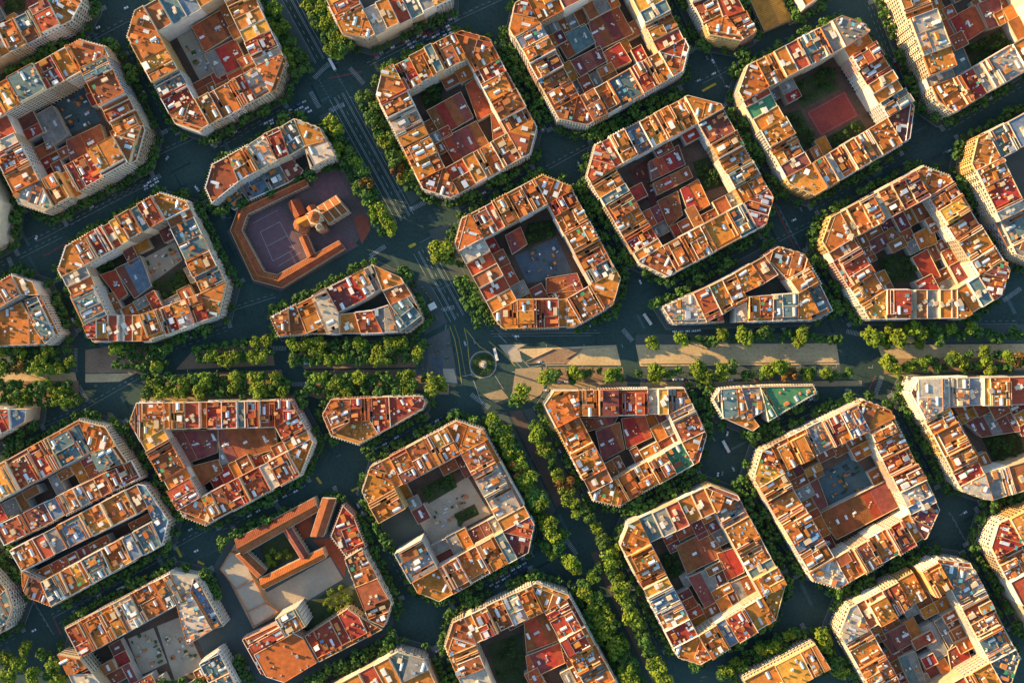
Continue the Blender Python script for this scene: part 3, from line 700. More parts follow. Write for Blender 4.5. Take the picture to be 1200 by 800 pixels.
for k in REST:
    rest.prism(k['poly'], 0, k['h'], R.randrange(3), 3 + RK.index(k['code']))
    q = offset(k['poly'], -.3)
    for a in range(3):
        c = cent(k['poly']); rest.box((c[0]+R.uniform(-4,4), c[1]+R.uniform(-4,4)), E1, R.uniform(1,2), R.uniform(1,3), k['h'], k['h']+R.uniform(1,2.6), R.randrange(3))
    for j in range(len(q)):
        pa, pb = q[j], q[(j+1) % len(q)]; L = hypot(pb[0]-pa[0], pb[1]-pa[1])
        if L > 2: rest.box(((pa[0]+pb[0])/2, (pa[1]+pb[1])/2), ((pb[0]-pa[0])/L, (pb[1]-pa[1])/L), L/2, .2, k['h'], k['h'] + .8 + .01*j, R.randrange(3))
if rest.f:
    o = rest.build('houses_at_picture_edge', RM + [roofm(c) for c in RK], kind='stuff')
    o['label'] = 'mass of further terracotta roofed houses cut off at the picture edges'; o['category'] = 'houses'
print('HOUSES', len(rows_), len(corners), 'rest', len(REST))
M_KERB = mat('kerb_stone', (0.22, 0.22, 0.20), .9, .2)
# ------------------------------------------------------------------ pavements round every block
def slab(name, poly, z0, z1, m, kind='structure', parent=None):
    mb = MB(); mb.prism(ccw(poly), z0, z1); return mb.build(name, m, parent, kind)
for fi, (desc, fp, h) in enumerate(FOOT):
    slab('pavement', offset(fp, 4.6), -.2, .11 + .0012*fi, M_PAVE)
    slab('kerb', offset(fp, 4.95), -.2, .09 + .0009*fi, M_KERB)
def pxl(pts): return [W(p, 0) for p in pts]

# ------------------------------------------------------------------ courtyards: yards, gardens and low annexes
GARDENS = []
for desc, inner, patches in COURTS:
    inn = ccw(inner)
    slab('courtyard_ground', inn, .1, .17, mat('courtyard_paving', (.12,.075,.05), .95, .35, .1, .8, stain=.4, stain_col=(.07,.06,.05)))
    cnt = 0
    spec = [(p_[0], ccw([W(q, 8 if p_[0] == 'low' else 0) for q in p_[2]])) for p_ in patches]
    cells = [offset(inn, -.3)]
    for _ in range(40):
        big = max(cells, key=area)
        if area(big) < 190: break
        cells.remove(big)
        ex = lambda d: max(p_[0]*d[0]+p_[1]*d[1] for p_ in big) - min(p_[0]*d[0]+p_[1]*d[1] for p_ in big)
        d = E1 if ex(E1) > ex(E2) else E2
        lo_ = min(p_[0]*d[0]+p_[1]*d[1] for p_ in big) + ex(d) * R.uniform(.35,.65)
        x_, y_ = cut(big, (lo_*d[0], lo_*d[1]), d)
        for z_ in (x_, y_):
            if z_: cells.append(z_)
    fills = []
    for c_ in cells:
        ov = 0; hard = 0
        for ty_, sp_ in spec:
            x_ = clip(c_, sp_)
            if x_:
                ov += abs(area(x_))
                if ty_ != 'low': hard += abs(area(x_))
        if ov > .45*area(c_) or hard > .1*area(c_) or area(c_) < 30 or R.random() < .12: continue
        fills.append(c_)
    patches = list(patches) + [('fill', R.choice('bbobgbopbr'), c_) for c_ in fills]
    order = sorted([k for k, p in enumerate(patches) if p[0] in ('low', 'fill')], key=lambda k: cent([W(q, 5) for q in patches[k][2]] if patches[k][0] == 'low' else patches[k][2])[0])
    for k, (ty, code, pts) in enumerate(patches):
        hh = 7.4 + .31 * k if ty == 'low' else (R.uniform(9, 13) if 'split' in desc else R.uniform(4.5, 11.5)) if ty == 'fill' else 0
        poly = clip(ccw([W(p, hh) for p in pts]), offset(inn, -.15)) if ty != 'fill' else pts
        if not poly or area(poly) < 15: continue
        poly = ccw(poly)
        if ty == 'garden':
            slab('garden', poly, .12, .24 + .01*k, M_GARD); GARDENS.append((desc, poly))
        elif ty == 'court':
            ob_ = slab('yard', poly, .12, .22 + .01*k, {'g': M_LPAVE, 's': M_LPAVE, 'u': mat('yard_slate', (.10,.13,.15), .9, .3, .1, .8), 't': mat('yard_teal', (.07,.11,.11), .9, .3, .1, .8), 'p': roofm('p')}.get(code, M_PAVE))
            yc = MB(); cy_ = cent(poly)
            for _ in range(26):
                q_ = (cy_[0] + R.uniform(-14,14), cy_[1] + R.uniform(-14,14))
                if inside(poly, q_, 1.2): yc.box(q_, E1 if R.random() < .7 else E2, R.uniform(.4,2.2), R.uniform(.3,1.3), .2, R.uniform(.5,2.6), R.choice([WHITE, METAL, TERRA, CREAM, PLANT, PLANT, BRICK, DARK]))
            if yc.f: yc.build('yard_clutter', CLUT, ob_, 'stuff')
        elif ty == 'sport':
            slab('sports_court', poly, .12, .26, mat('court_red', (0.30, 0.06, 0.045), .9, .25, .1, .8, stain=.4, stain_col=(.2,.06,.05)))
            c = cent(poly); mk = MB()
            q = offset(poly, -1.2)
            for j in range(len(q)):
                a, b = q[j], q[(j+1) % len(q)]; L = hypot(b[0]-a[0], b[1]-a[1])
                mk.box(((a[0]+b[0])/2, (a[1]+b[1])/2), ((b[0]-a[0])/L, (b[1]-a[1])/L), L/2, .07, .26, .27+.0005*j)
            mk.build('court_lines', M_MARK, kind='structure')
        else:
            c0 = cent(poly); P = [(x-c0[0], y-c0[1]) for x, y in poly]
            n_ = order.index(k) + 1
            root = empty('courtyard_annex', (c0[0], c0[1], 0), 'lower %s roofed annex, %s from left inside %s' % (ROOF[code][0], ordw(n_), desc), 'annex', 'low annexes in courtyards')
            mb = MB(); mb.prism(P, 0, hh, top=False); mb.build('wall', facm('greyw'), root)
            # roof in strips with small height steps
            u = E1; us = [p[0]*u[0]+p[1]*u[1] for p in P]; w_ = max(us) - min(us); nst = max(1, int(w_ / 8))
            restp = P
            for s in range(nst):
                if s < nst - 1: x, restp = cut(restp, ((min(us)+w_*(s+1)/nst)*u[0], (min(us)+w_*(s+1)/nst)*u[1]), u)
                else: x = restp
                if not x: continue
                t = MB(); z = hh + R.uniform(0, .9); t.prism(x, hh - .4, z, 0, 1); tob = t.build('roof_section', [M_CREAM, roofm(code if R.random() < .7 else R.choice('bprg'))], root)
                cx = cent(x)
                if area(x) > 45 and R.random() < .6: inst('skylight', SKYM, tob, (cx[0], cx[1], z), atan2(u[1], u[0]) + R.choice([0, pi/2]), (R.uniform(3,7), R.uniform(1.6,2.6), R.uniform(.7,1.2)))
                if R.random() < .6:
                    q = MB()
                    for _ in range(4):
                        p = (cx[0] + R.uniform(-3,3), cx[1] + R.uniform(-3,3))
                        if inside(ccw(x), p, .8): q.box(p, u, R.uniform(.3,.8), R.uniform(.3,.8), z, z + R.uniform(.4,1.2), R.choice([WHITE, METAL, TERRA, CREAM]))
                    if q.f: q.build('rooftop_clutter', CLUT, root, 'stuff')
            par = MB()
            for j in range(len(P)):
                a, b = P[j], P[(j+1) % len(P)]; L = hypot(b[0]-a[0], b[1]-a[1])
                if L > 1: par.box(((a[0]+b[0])/2, (a[1]+b[1])/2), ((b[0]-a[0])/L, (b[1]-a[1])/L), L/2, .15, hh-.2, hh + 1.0 + .01*j)
            par.build('parapet', M_CREAM, root)

# ------------------------------------------------------------------ pitched-roof wings, church, convent, school
def pitched(name, pts, h, rise, roofc, label, cat, wall='tan', group=None, windows=True, hip=0.0):
    """gable building on a four-cornered plan (photo pixels at eaves height), ridge along edge 0-1"""
    w = [W(p, h) for p in pts]; c0 = cent(w); w = [(x-c0[0], y-c0[1]) for x, y in w]
    if area(w) < 0: w = [w[1], w[0], w[3], w[2]]
    root = empty(name, (c0[0], c0[1], 0), label, cat, group)
    a, b, c, d = w
    mb = MB(); mb.prism(w, 0, h, top=False)
    e = ((d[0]+a[0])/2, (d[1]+a[1])/2); f = ((b[0]+c[0])/2, (b[1]+c[1])/2)
    e_ = (e[0]+(f[0]-e[0])*hip, e[1]+(f[1]-e[1])*hip); f_ = (f[0]+(e[0]-f[0])*hip, f[1]+(e[1]-f[1])*hip)
    z = h; zr = h + rise
    if hip == 0:
        mb.face([(*b, z), (*c, z), (*f, zr)]); mb.face([(*d, z), (*a, z), (*e, zr)])
    mb.build('wall', facm(wall), root)
    def slope(p0, p1, r1, r0):
        m = MB(); q = [(*p0, z), (*p1, z), (*r1, zr), (*r0, zr)] if r1 != r0 else [(*p0, z), (*p1, z), (*r1, zr)]
        # overhang a little and lay rib tiles
        m.face(q)
        m.face([(x, y, zz - .25) for x, y, zz in q][::-1])
        L = hypot(p1[0]-p0[0], p1[1]-p0[1]); n = max(2, int(L / 1.6))
        if r1 != r0:
            for i in range(n):
                t = (i + .5) / n; A = [p0[k] + (p1[k]-p0[k])*t for k in (0,1)]; B = [r0[k] + (r1[k]-r0[k])*t for k in (0,1)]
                tx = ((p1[0]-p0[0])/L*.22, (p1[1]-p0[1])/L*.22)
                m.face([(A[0]-tx[0], A[1]-tx[1], z+.02), (A[0]+tx[0], A[1]+tx[1], z+.02), (B[0]+tx[0], B[1]+tx[1], zr+.1), (B[0]-tx[0], B[1]-tx[1], zr+.1)], 1)
        m.build('roof_slope', [roofm(roofc), mat('tile_ribs_' + roofc, tuple(.62*x for x in ROOF[roofc][1]), .9, .3)], root)
    slope(a, b, f_, e_); slope(c, d, e_, f_)
    if hip > 0: slope(b, c, f_, f_); slope(d, a, e_, e_)
    L = hypot(f_[0]-e_[0], f_[1]-e_[1]); t = ((f_[0]-e_[0])/L, (f_[1]-e_[1])/L)
    m = MB(); m.box(((e_[0]+f_[0])/2, (e_[1]+f_[1])/2), t, L/2, .22, zr-.1, zr+.22); m.build('ridge', M_TERRA, root)
    m = MB()
    for p, q in ((a, b), (b, c), (c, d), (d, a)):
        l_ = hypot(q[0]-p[0], q[1]-p[1])
        if l_ < 1: continue
        t = ((q[0]-p[0])/l_, (q[1]-p[1])/l_)
        m.box(((p[0]+q[0])/2 + t[1]*.2, (p[1]+q[1])/2 - t[0]*.2), t, l_/2, .22, h-.3, h-.02, bottom=True)
    m.build('eaves_cornice', M_CREAM, root)
    if windows:
        mw, mb2 = MB(), MB()
        for p, q in ((a, b), (c, d)): facade(mw, mb2, p, q, h, R, 2, .8 if h < 9 else 4.0)
        mw.build('windows', [M_GLASS, M_FRAME], root, 'stuff'); mb2.build('string_courses', M_CREAM, root, 'stuff')
    return root
GC = 'pitched wings of the convent'
slab('pavement', offset(ccw(pxl([(268,272),(300,214),(394,186),(436,262),(404,296),(330,340),(298,331)])), 1), -.2, .165, mat('convent_ground', (.11,.08,.072), .95, .3, .08, .7, stain=.4, stain_col=(.07,.065,.06)))
slab('convent_court', pxl([(288,262),(328,240),(360,300),(322,322),(308,316)]), .1, .24, mat('convent_paving', (0.20, 0.115, 0.12), .9, .2, stain=.3, stain_col=(.13,.08,.08)))
mb = MB()
for a, b in (((305,272),(328,260)), ((328,260),(345,292)), ((345,292),(320,306)), ((320,306),(305,272)), ((312,289),(337,276)), ((296,262),(326,246)), ((352,296),(326,312))):
    A, B = W(a), W(b); L = hypot(B[0]-A[0], B[1]-A[1]); mb.box(((A[0]+B[0])/2, (A[1]+B[1])/2), ((B[0]-A[0])/L, (B[1]-A[1])/L), L/2, .15, .24, .25 + .0006*len(mb.f)/6)
mb.build('yard_lines', M_MARK, kind='structure')
slab('church_forecourt', pxl([(366,214),(392,194),(410,228),(380,242)]), .1, .22, mat('forecourt_maroon', (0.15, 0.085, 0.085), .9, .25))
slab('church_forecourt', pxl([(372,288),(402,272),(420,288),(396,302)]), .1, .23, mat('forecourt_maroon', (0.15, 0.085, 0.085), .9, .25))
slab('red_paving', pxl([(414,256),(424,250),(433,258),(434,270),(424,286)]), .1, .25, mat('red_brick_paving', (0.33, 0.09, 0.05), .9, .25))
for pts, lb in (([(281,240),(356,206),(361,217),(288,252)], 'convent wing along the top of the maroon court'),
                ([(270,270),(281,240),(290,250),(283,270)], 'short convent wing at the upper left of the maroon court'),
                ([(297,328),(270,270),(283,270),(309,318)], 'convent wing along the left of the maroon court'),
                ([(330,337),(297,328),(308,318),(325,322)], 'short convent wing at the bottom of the maroon court'),
                ([(404,291),(330,337),(325,322),(397,282)], 'convent wing along the lower right of the maroon court'),
                ([(361,303),(351,279),(359,275),(369,298)], 'short convent wing between maroon court and church')):
    pitched('convent_wing', pts, 8, 3.6, 'b', lb, 'convent wing', 'brick', GC)
# church: nave, crossing tower, apse
ch = pitched('church', [(371,243),(394,229),(409,247),(384,262)], 16, 6, 'b', 'brick church with gabled nave, crossing tower and rounded apse beside convent', 'church', 'brick')
cc = ch.location
def rel(p, h): x, y = W(p, h); return (x - cc[0], y - cc[1])
E1a = atan2(E1[1], E1[0])
def lerp2(a, b, t): return (a[0]+(b[0]-a[0])*t, a[1]+(b[1]-a[1])*t)
def tower(c, s, z0, z1, zt, name, rm):
    m = MB(); u = E1; P = [(c[0]+s*(a*u[0]-b*u[1]), c[1]+s*(a*u[1]+b*u[0])) for a, b in ((-1,-1),(1,-1),(1,1),(-1,1))]
    m.prism(P, z0, z1, 0, 0)
    m.box(c, u, s*1.12, s*1.12, z1, z1+.5, 1, bottom=True)
    Q = [(c[0]+s*.95*cos(E1a+pi/8+k*pi/4), c[1]+s*.95*sin(E1a+pi/8+k*pi/4)) for k in range(8)]
    m.prism(Q, z1+.5, z1+3.0, 1, 1)
    for k in range(8): m.face([(*Q[k], z1+3.0), (*Q[(k+1)%8], z1+3.0), (c[0], c[1], zt)], 2)
    for a, b in ((-1,-1),(1,-1),(1,1),(-1,1)):
        pc = (c[0]+s*.95*(a*u[0]-b*u[1]), c[1]+s*.95*(a*u[1]+b*u[0])); m.box(pc, u, .5, .5, z1+.5, z1+2.6, 1)
        m.face([(pc[0]-.5,pc[1]-.5,z1+2.6),(pc[0]+.5,pc[1]-.5,z1+2.6),(pc[0],pc[1],z1+4.6)],2); m.face([(pc[0]+.5,pc[1]-.5,z1+2.6),(pc[0]+.5,pc[1]+.5,z1+2.6),(pc[0],pc[1],z1+4.6)],2)
        m.face([(pc[0]+.5,pc[1]+.5,z1+2.6),(pc[0]-.5,pc[1]+.5,z1+2.6),(pc[0],pc[1],z1+4.6)],2); m.face([(pc[0]-.5,pc[1]+.5,z1+2.6),(pc[0]-.5,pc[1]-.5,z1+2.6),(pc[0],pc[1],z1+4.6)],2)
    m.build(name, [facm('brick'), M_CREAM, roofm(rm)], ch)
tower(rel((368,254),24), 5.4, 0, 21, 31, 'crossing_tower', 'b')
tower(rel((374,266),24), 2.6, 0, 24, 33, 'belfry', 'g')
m = MB(); c = rel((352,263), 14); Q = [(c[0]+6.6*cos(k*pi/5), c[1]+6.6*sin(k*pi/5)) for k in range(10)]
m.prism(Q, 0, 13, 0, 0)
for k in range(10): m.face([(*Q[k], 13.05), (*Q[(k+1)%10], 13.05), (c[0], c[1], 17.5)], 1)
m.build('apse', [facm('brick'), roofm('b')], ch)
m = MB(); m.gable(rel((358,259), 14), E1, 7, 4.6, 0, 14.0, 18.0, 0, 1); m.build('choir', [facm('brick'), roofm('o')], ch)
m = MB(); m.gable(rel((347,244), 10), E2, 7.5, 5.2, 0, 9.0, 13.0, 0, 1); m.build('side_chapel', [facm('brick'), roofm('b')], ch)
m = MB(); m.gable(rel((371,256), 14), E2, 12, 3.6, 0, 14.6, 18.6, 0, 1); m.build('transept', [facm('brick'), roofm('b')], ch)
for k in range(4):      # stone ribs across the nave roof
    a_, b_, c_, d_ = (371,243), (394,229), (409,247), (384,262); t_ = (k + .15) / 3.3
    lo1 = rel(lerp2(a_, b_, t_), 16); lo2 = rel(lerp2(d_, c_, t_), 16); top_ = ((lo1[0]+lo2[0])/2, (lo1[1]+lo2[1])/2)
    m = MB(); ux_ = (E1[0]*.35, E1[1]*.35)
    for e_ in (lo1, lo2): m.face([(e_[0]-ux_[0], e_[1]-ux_[1], 16.15), (e_[0]+ux_[0], e_[1]+ux_[1], 16.15), (top_[0]+ux_[0], top_[1]+ux_[1], 22.3), (top_[0]-ux_[0], top_[1]-ux_[1], 22.3)])
    m.build('roof_rib', M_CREAM, ch)
for k in range(5):
    for s in (-1, 1):
        q = rel((392 - 4.2*k + (7.6 if s > 0 else -8.2)*.5, 247 + 2.2*k + (7.6 if s > 0 else -8.2)), 12)
        m = MB(); m.box(q, E2, 1.0, .45, 0, 11.5 + .1*k, 0); m.build('buttress', [M_CREAM], ch)
# ---- ribbed market hall at the top
hall = pitched('ribbed_hall', [(896,36),(868,-25),(896,-38),(929,22)], 9, 3.2, 'y', 'long ribbed brown roofed hall at the top edge', 'hall', 'tan')
# ---- school with cloister (lower left)
fpD2 = ccw(pxl([(257,664),(276,630),(396,582),(416,604),(462,706),(452,738),(334,800),(304,790),(284,750)]))
slab('pavement', offset(fpD2, 4.6), -.2, .168, M_PAVE); FOOT.append(('school block', fpD2, 14))
slab('schoolyard', pxl([(312,694),(387,652),(402,678),(330,722)]), .1, .26, M_LPAVE)
slab('schoolyard', pxl([(260,664),(276,636),(300,676),(330,718),(297,736)]), .1, .25, M_LPAVE)
stw = empty('school_terrace', (0,0,0), 'low beige roof terrace along the left street of the school', 'terrace')
for k_, pts in enumerate(([(258,666),(270,646),(284,652),(297,678),(276,690)], [(276,690),(297,678),(312,706),(290,716)], [(290,716),(312,706),(326,716),(298,733)])):
    mb = MB(); P_ = ccw([W(p, 5) for p in pts]); mb.prism(P_, 0, 4.6 + .35*k_, 0, 1); mb.build('roof_section', [facm('tan'), M_LPAVE], stw)
    q_ = MB()
    for j in range(len(P_)):
        a, b = P_[j], P_[(j+1) % len(P_)]; L = hypot(b[0]-a[0], b[1]-a[1])
        q_.box(((a[0]+b[0])/2, (a[1]+b[1])/2), ((b[0]-a[0])/L, (b[1]-a[1])/L), L/2, .2, 4.4, 5.6 + .35*k_ + .01*j)
    q_.build('parapet', M_TERRA, stw)
slab('cloister_garden', pxl([(304,640),(336,624),(350,650),(314,668)]), .1, .24, M_GARD)
slab('school_terrace_paving', pxl([(366,632),(388,630),(406,656),(404,676),(388,652)]), .1, .245, mat('terrace_red', (.34,.09,.04), .9, .25))
slab('school_terrace_paving', pxl([(346,612),(366,602),(366,626),(356,632)]), .1, .243, mat('terrace_red', (.34,.09,.04), .9, .25))
slab('school_garden', pxl([(334,722),(402,682),(428,700),(352,744)]), .1, .24, M_GARD); 
GS = 'wings of the school'
for pts, lb, h, c in (([(275,632),(368,583),(374,598),(283,650)], 'long orange pitched school wing along upper left street', 13, 'b'),
                ([(379,628),(394,584),(378,583),(364,628)], 'steep dark pitched chapel roof of the school', 15, 'b'),
                ([(302,677),(276,650),(287,645),(312,668)], 'short pitched school wing left of cloister garden', 11, 'b'),
                ([(304,678),(378,642),(382,653),(309,690)], 'orange pitched school wing below cloister garden', 11, 'o'),
                ([(353,655),(328,615),(337,611),(362,650)], 'maroon pitched school wing right of cloister garden', 11, 'p')):
    pitched('school_wing', pts, h, 3.4, c, lb, 'school wing', 'cream', GS)
for pts, h, c, lb in (([(402,592),(414,604),(428,640),(406,652),(388,628)], 16, 'r', 'red terraced school house below the steep chapel roof'),
                  ([(404,655),(424,642),(459,706),(450,734),(432,726)], 20, 'b', 'long brown roofed school house on the right street'),
                  ([(284,749),(325,729),(338,757),(356,746),(372,775),(334,798),(306,789)], 15, 'r', 'bright red flat roofed school house at lower left corner'),
                  ([(357,745),(408,712),(430,727),(448,737),(374,775)], 16, 'r', 'bright red flat roofed school house on lower street')):
    w = ccw([W(p, h) for p in pts])
    if 'lower left corner' in lb: w = ccw([W(p, h) for p in [(284,749),(325,730),(356,746),(372,775),(334,798),(306,789)]])
    build_house(w, h, c, [1]*len(w), lb, GS, R, name='school_house', cat='school')
w = ccw([W(p, 27) for p in [(323,724),(348,711),(359,733),(334,747)]])
build_house(w, 27, 'g', [1]*4, 'grey square tower rising between schoolyard and red roofs', GS, R, name='school_tower', cat='tower', fac='white', style=2)
# ------------------------------------------------------------------ boulevard, promenade, roundabout
zi = [0]
def paint(name, pts, m, z=None, kind='structure'):
    zi[0] += 1
    mb = MB(); P = ccw(pxl(pts)); zz = z if z is not None else .020 + .0004 * zi[0]
    mb.face([(x, y, zz) for x, y in P]); return mb.build(name, m, None, kind)
# raised boulevard strips
slab('boulevard_promenade', pxl([(745,404),(980,402),(984,427),(750,429)]), -.1, .12, M_SAND)
slab('boulevard_promenade', pxl([(1028,404),(1290,402),(1290,418),(1034,420)]), -.1, .12, M_SAND)
slab('boulevard_promenade', pxl([(606,409),(722,404),(728,428),(640,428)]), -.1, .12, M_SAND)
slab('boulevard_verge', pxl([(745,392),(980,390),(980,402),(745,404)]), -.1, .10, M_PAVE)
slab('boulevard_verge', pxl([(752,430),(985,428),(985,444),(752,446)]), -.1, .11, M_PAVE)
slab('boulevard_verge', pxl([(1030,381),(1290,379),(1290,401),(1030,402)]), -.1, .10, M_PAVE)
slab('boulevard_verge', pxl([(1036,420),(1290,418),(1290,438),(1036,438)]), -.1, .11, M_BRPAVE)
slab('boulevard_verge', pxl([(636,430),(730,430),(732,446),(640,448)]), -.1, .11, M_BRPAVE)
slab('boulevard_verge', pxl([(-60,404),(86,404),(90,436),(-60,437)]), -.1, .10, M_PAVE)
slab('boulevard_promenade', pxl([(-60,437),(88,436),(90,446),(-60,447)]), -.1, .12, M_SAND)
slab('boulevard_verge', pxl([(-60,447),(92,446),(92,472),(-60,476)]), -.1, .10, M_BRPAVE)
slab('boulevard_plaza', pxl([(100,410),(134,405),(204,405),(160,436),(100,437)]), -.1, .11, M_BRPAVE)
slab('boulevard_promenade', pxl([(100,438),(160,437),(140,447),(100,448)]), -.1, .12, M_SAND)
slab('boulevard_verge', pxl([(225,412),(318,398),(322,428),(206,433)]), -.1, .10, M_BRPAVE)
slab('boulevard_verge', pxl([(176,440),(330,433),(336,464),(170,466)]), -.1, .10, M_BRPAVE)
slab('boulevard_verge', pxl([(338,400),(498,398),(500,430),(356,432)]), -.1, .10, M_BRPAVE)
slab('boulevard_verge', pxl([(358,434),(526,432),(526,462),(362,464)]), -.1, .11, M_BRPAVE)
slab('boulevard_plaza', pxl([(500,398),(526,384),(534,432),(537,450),(502,452)]), -.1, .12, mat('plaza_grey', (.13,.13,.115), .9, .3, .08, .7, stain=.4, stain_col=(.2,.18,.15)))
slab('boulevard_plaza', pxl([(519,432),(532,432),(536,449),(521,447)]), -.1, .128, M_LPAVE)  # pale slab paints the sunlit patch of the plaza
slab('boulevard_plaza', pxl([(506,418),(519,418),(519,438),(506,438)]), -.1, .132, mat('plaza_slate', (.07,.085,.09), .9, .3))
slab('boulevard_plaza', pxl([(486,398),(499,397),(501,440),(488,440)]), -.1, .126, M_PAVE)
ki = empty('kiosk', (*W((507,359)), .1), 'pale square kiosk on the pavement left of the avenue', 'kiosk')
mb = MB(); mb.box((0,0), E1, 2.6, 2.2, 0, 2.7); mb.build('wall', M_CREAM, ki)
mb = MB(); mb.box((0,0), E1, 3.3, 2.9, 2.7, 3.0, bottom=True); mb.build('roof', M_WHITE, ki)
for k_, (bx_, by_) in enumerate(((504,404),(512,412),(524,420),(526,404),(509,443),(515,446),(492,410),(495,430),(500,345),(504,350),(496,338),(512,372))):
    pl = empty('planter', (*W((bx_,by_)), .12), 'stone planter with shrub, %s from left near the roundabout plaza' % ordw(sorted((504,512,524,526,509,515,492,495,500,504.1,496,512.1)).index((504,512,524,526,509,515,492,495,500,504.1,496,512.1)[k_]) + 1), 'planter', 'planters on the plaza')
    mb = MB(); mb.box((0,0), E2, 1.6, .8, 0, .6); mb.build('box', M_LPAVE, pl)
    mb = MB()
    for j in range(60):
        a = R.uniform(0, pi); s = R.uniform(.15,.35); p = (R.uniform(-1.1,1.1), R.uniform(-1.1,1.1), R.uniform(.6,1.7)); dx, dy = s*cos(a), s*sin(a)
        mb.face([(p[0]-dx,p[1]-dy,p[2]), (p[0]+dy,p[1]-dx,p[2]+.1), (p[0]+dx,p[1]+dy,p[2]), (p[0]-dy,p[1]+dx,p[2]-.1)])
    mb.build('shrub', M_LEAFM, pl)
slab('boulevard_plaza', pxl([(584,404),(618,403),(608,408),(612,424),(600,424)]), -.1, .12, M_LPAVE)
slab('boulevard_plaza', pxl([(486,330),(500,322),(524,378),(498,392)]), -.1, .10, M_PAVE)
slab('underpass_ramp', pxl([(616,424),(648,409),(684,408),(664,426)]), -.1, .14, M_BRPAVE)
M_WALK = mat('footway_sunlit_tan', (0.36, 0.26, 0.14), .95, .25, .05, .5, .05, stain=.35, stain_col=(.14,.11,.075))  # grey pavement with the low sun's warm tan put into its colour
slab('boulevard_footway', pxl([(638,448),(735,447),(735,456),(646,458)]), -.1, .175, M_WALK)
slab('boulevard_footway', pxl([(750,447.5),(1010,446),(1010,452),(750,455)]), -.1, .176, M_WALK)
slab('boulevard_footway', pxl([(1040,439),(1290,439),(1290,444),(1060,446)]), -.1, .177, M_WALK)
slab('boulevard_footway', pxl([(604,432),(634,430),(640,448),(634,462),(620,470),(600,462)]), -.1, .125, M_WALK)
slab('boulevard_footway', pxl([(566,462),(588,456),(596,466),(580,472)]), -.1, .125, M_WALK)
slab('boulevard_footway', pxl([(165,466),(345,463),(345,468),(165,470)]), -.1, .178, M_WALK)
slab('boulevard_footway', pxl([(365,464),(500,462),(500,464),(372,467)]), -.1, .179, M_WALK)
# parapet walls of the ramp
def wallseg(parent, a, b, h0, h1, th=.35, m=None, name='wall_section'):
    A, B = W(a), W(b); L = hypot(B[0]-A[0], B[1]-A[1]); mb = MB()
    mb.box(((A[0]+B[0])/2, (A[1]+B[1])/2), ((B[0]-A[0])/L, (B[1]-A[1])/L), L/2, th/2, h0, h1); return mb.build(name, m or M_LPAVE, parent)
rw = empty('ramp_wall', (0,0,0), 'low stone walls edging the brown ramp right of the roundabout', 'wall')
for a, b in (((616,424),(648,409)), ((663,420),(684,408)), ((684,408),(722,405)), ((616,425.5),(662,425.5))): wallseg(rw, a, b, .1, 1.1)
rw = empty('promenade_wall', (0,0,0), 'low wall along the lower edge of the sunlit right promenade', 'wall')
for a, b in (((750,426),(850,425)), ((850,425),(982,424))): wallseg(rw, a, b, .1, .9, .4)
# cross streets over the boulevard promenade and the brown promenade further down
slab('promenade', pxl([(596,482),(611,480),(666,586),(652,594)]), -.1, .12, mat('promenade_dark', (0.12, 0.088, 0.068), .95, .3, .06, .6, stain=.4, stain_col=(.07,.06,.05)))
slab('promenade', pxl([(692,648),(706,642),(783,800),(769,810)]), -.1, .12, mat('promenade_dark', (0.12, 0.088, 0.068), .95, .3, .06, .6, stain=.4, stain_col=(.07,.06,.05)))
slab('promenade_verge', pxl([(572,490),(593,482),(651,597),(640,614)]), -.1, .09, M_PAVE)
slab('promenade_verge', pxl([(613,480),(624,478),(684,590),(669,587)]), -.1, .09, M_PAVE)
slab('avenue_verge', pxl([(288,-20),(318,-20),(368,72),(344,78)]), -.1, .09, M_PAVE)
slab('avenue_verge', pxl([(348,-20),(366,-20),(412,62),(392,72)]), -.1, .09, M_PAVE)
slab('avenue_verge', pxl([(374,136),(388,130),(456,264),(436,268)]), -.1, .09, M_PAVE)
slab('avenue_verge', pxl([(416,122),(430,114),(492,232),(482,240)]), -.1, .09, M_PAVE)
slab('avenue_verge', pxl([(502,270),(528,262),(580,374),(558,380)]), -.1, .09, M_PAVE)

def lerp(a, b, t): return (a[0]+(b[0]-a[0])*t, a[1]+(b[1]-a[1])*t)
def line(mb, a, b, w, z, dash=None, gap=0):
    A, B = W(a), W(b); L = hypot(B[0]-A[0], B[1]-A[1]); t = ((B[0]-A[0])/L, (B[1]-A[1])/L); n = (-t[1]*w/2, t[0]*w/2)
    s = 0
    while s < L:
        e = min(L, s + (dash or L))
        p, q = (A[0]+t[0]*s, A[1]+t[1]*s), (A[0]+t[0]*e, A[1]+t[1]*e)
        mb.face([(p[0]-n[0], p[1]-n[1], z), (q[0]-n[0], q[1]-n[1], z), (q[0]+n[0], q[1]+n[1], z), (p[0]+n[0], p[1]+n[1], z)])
        s = e + gap if dash else L + 1
def av(y, off): return (335 + .546*y + off*.88, y - off*.48)
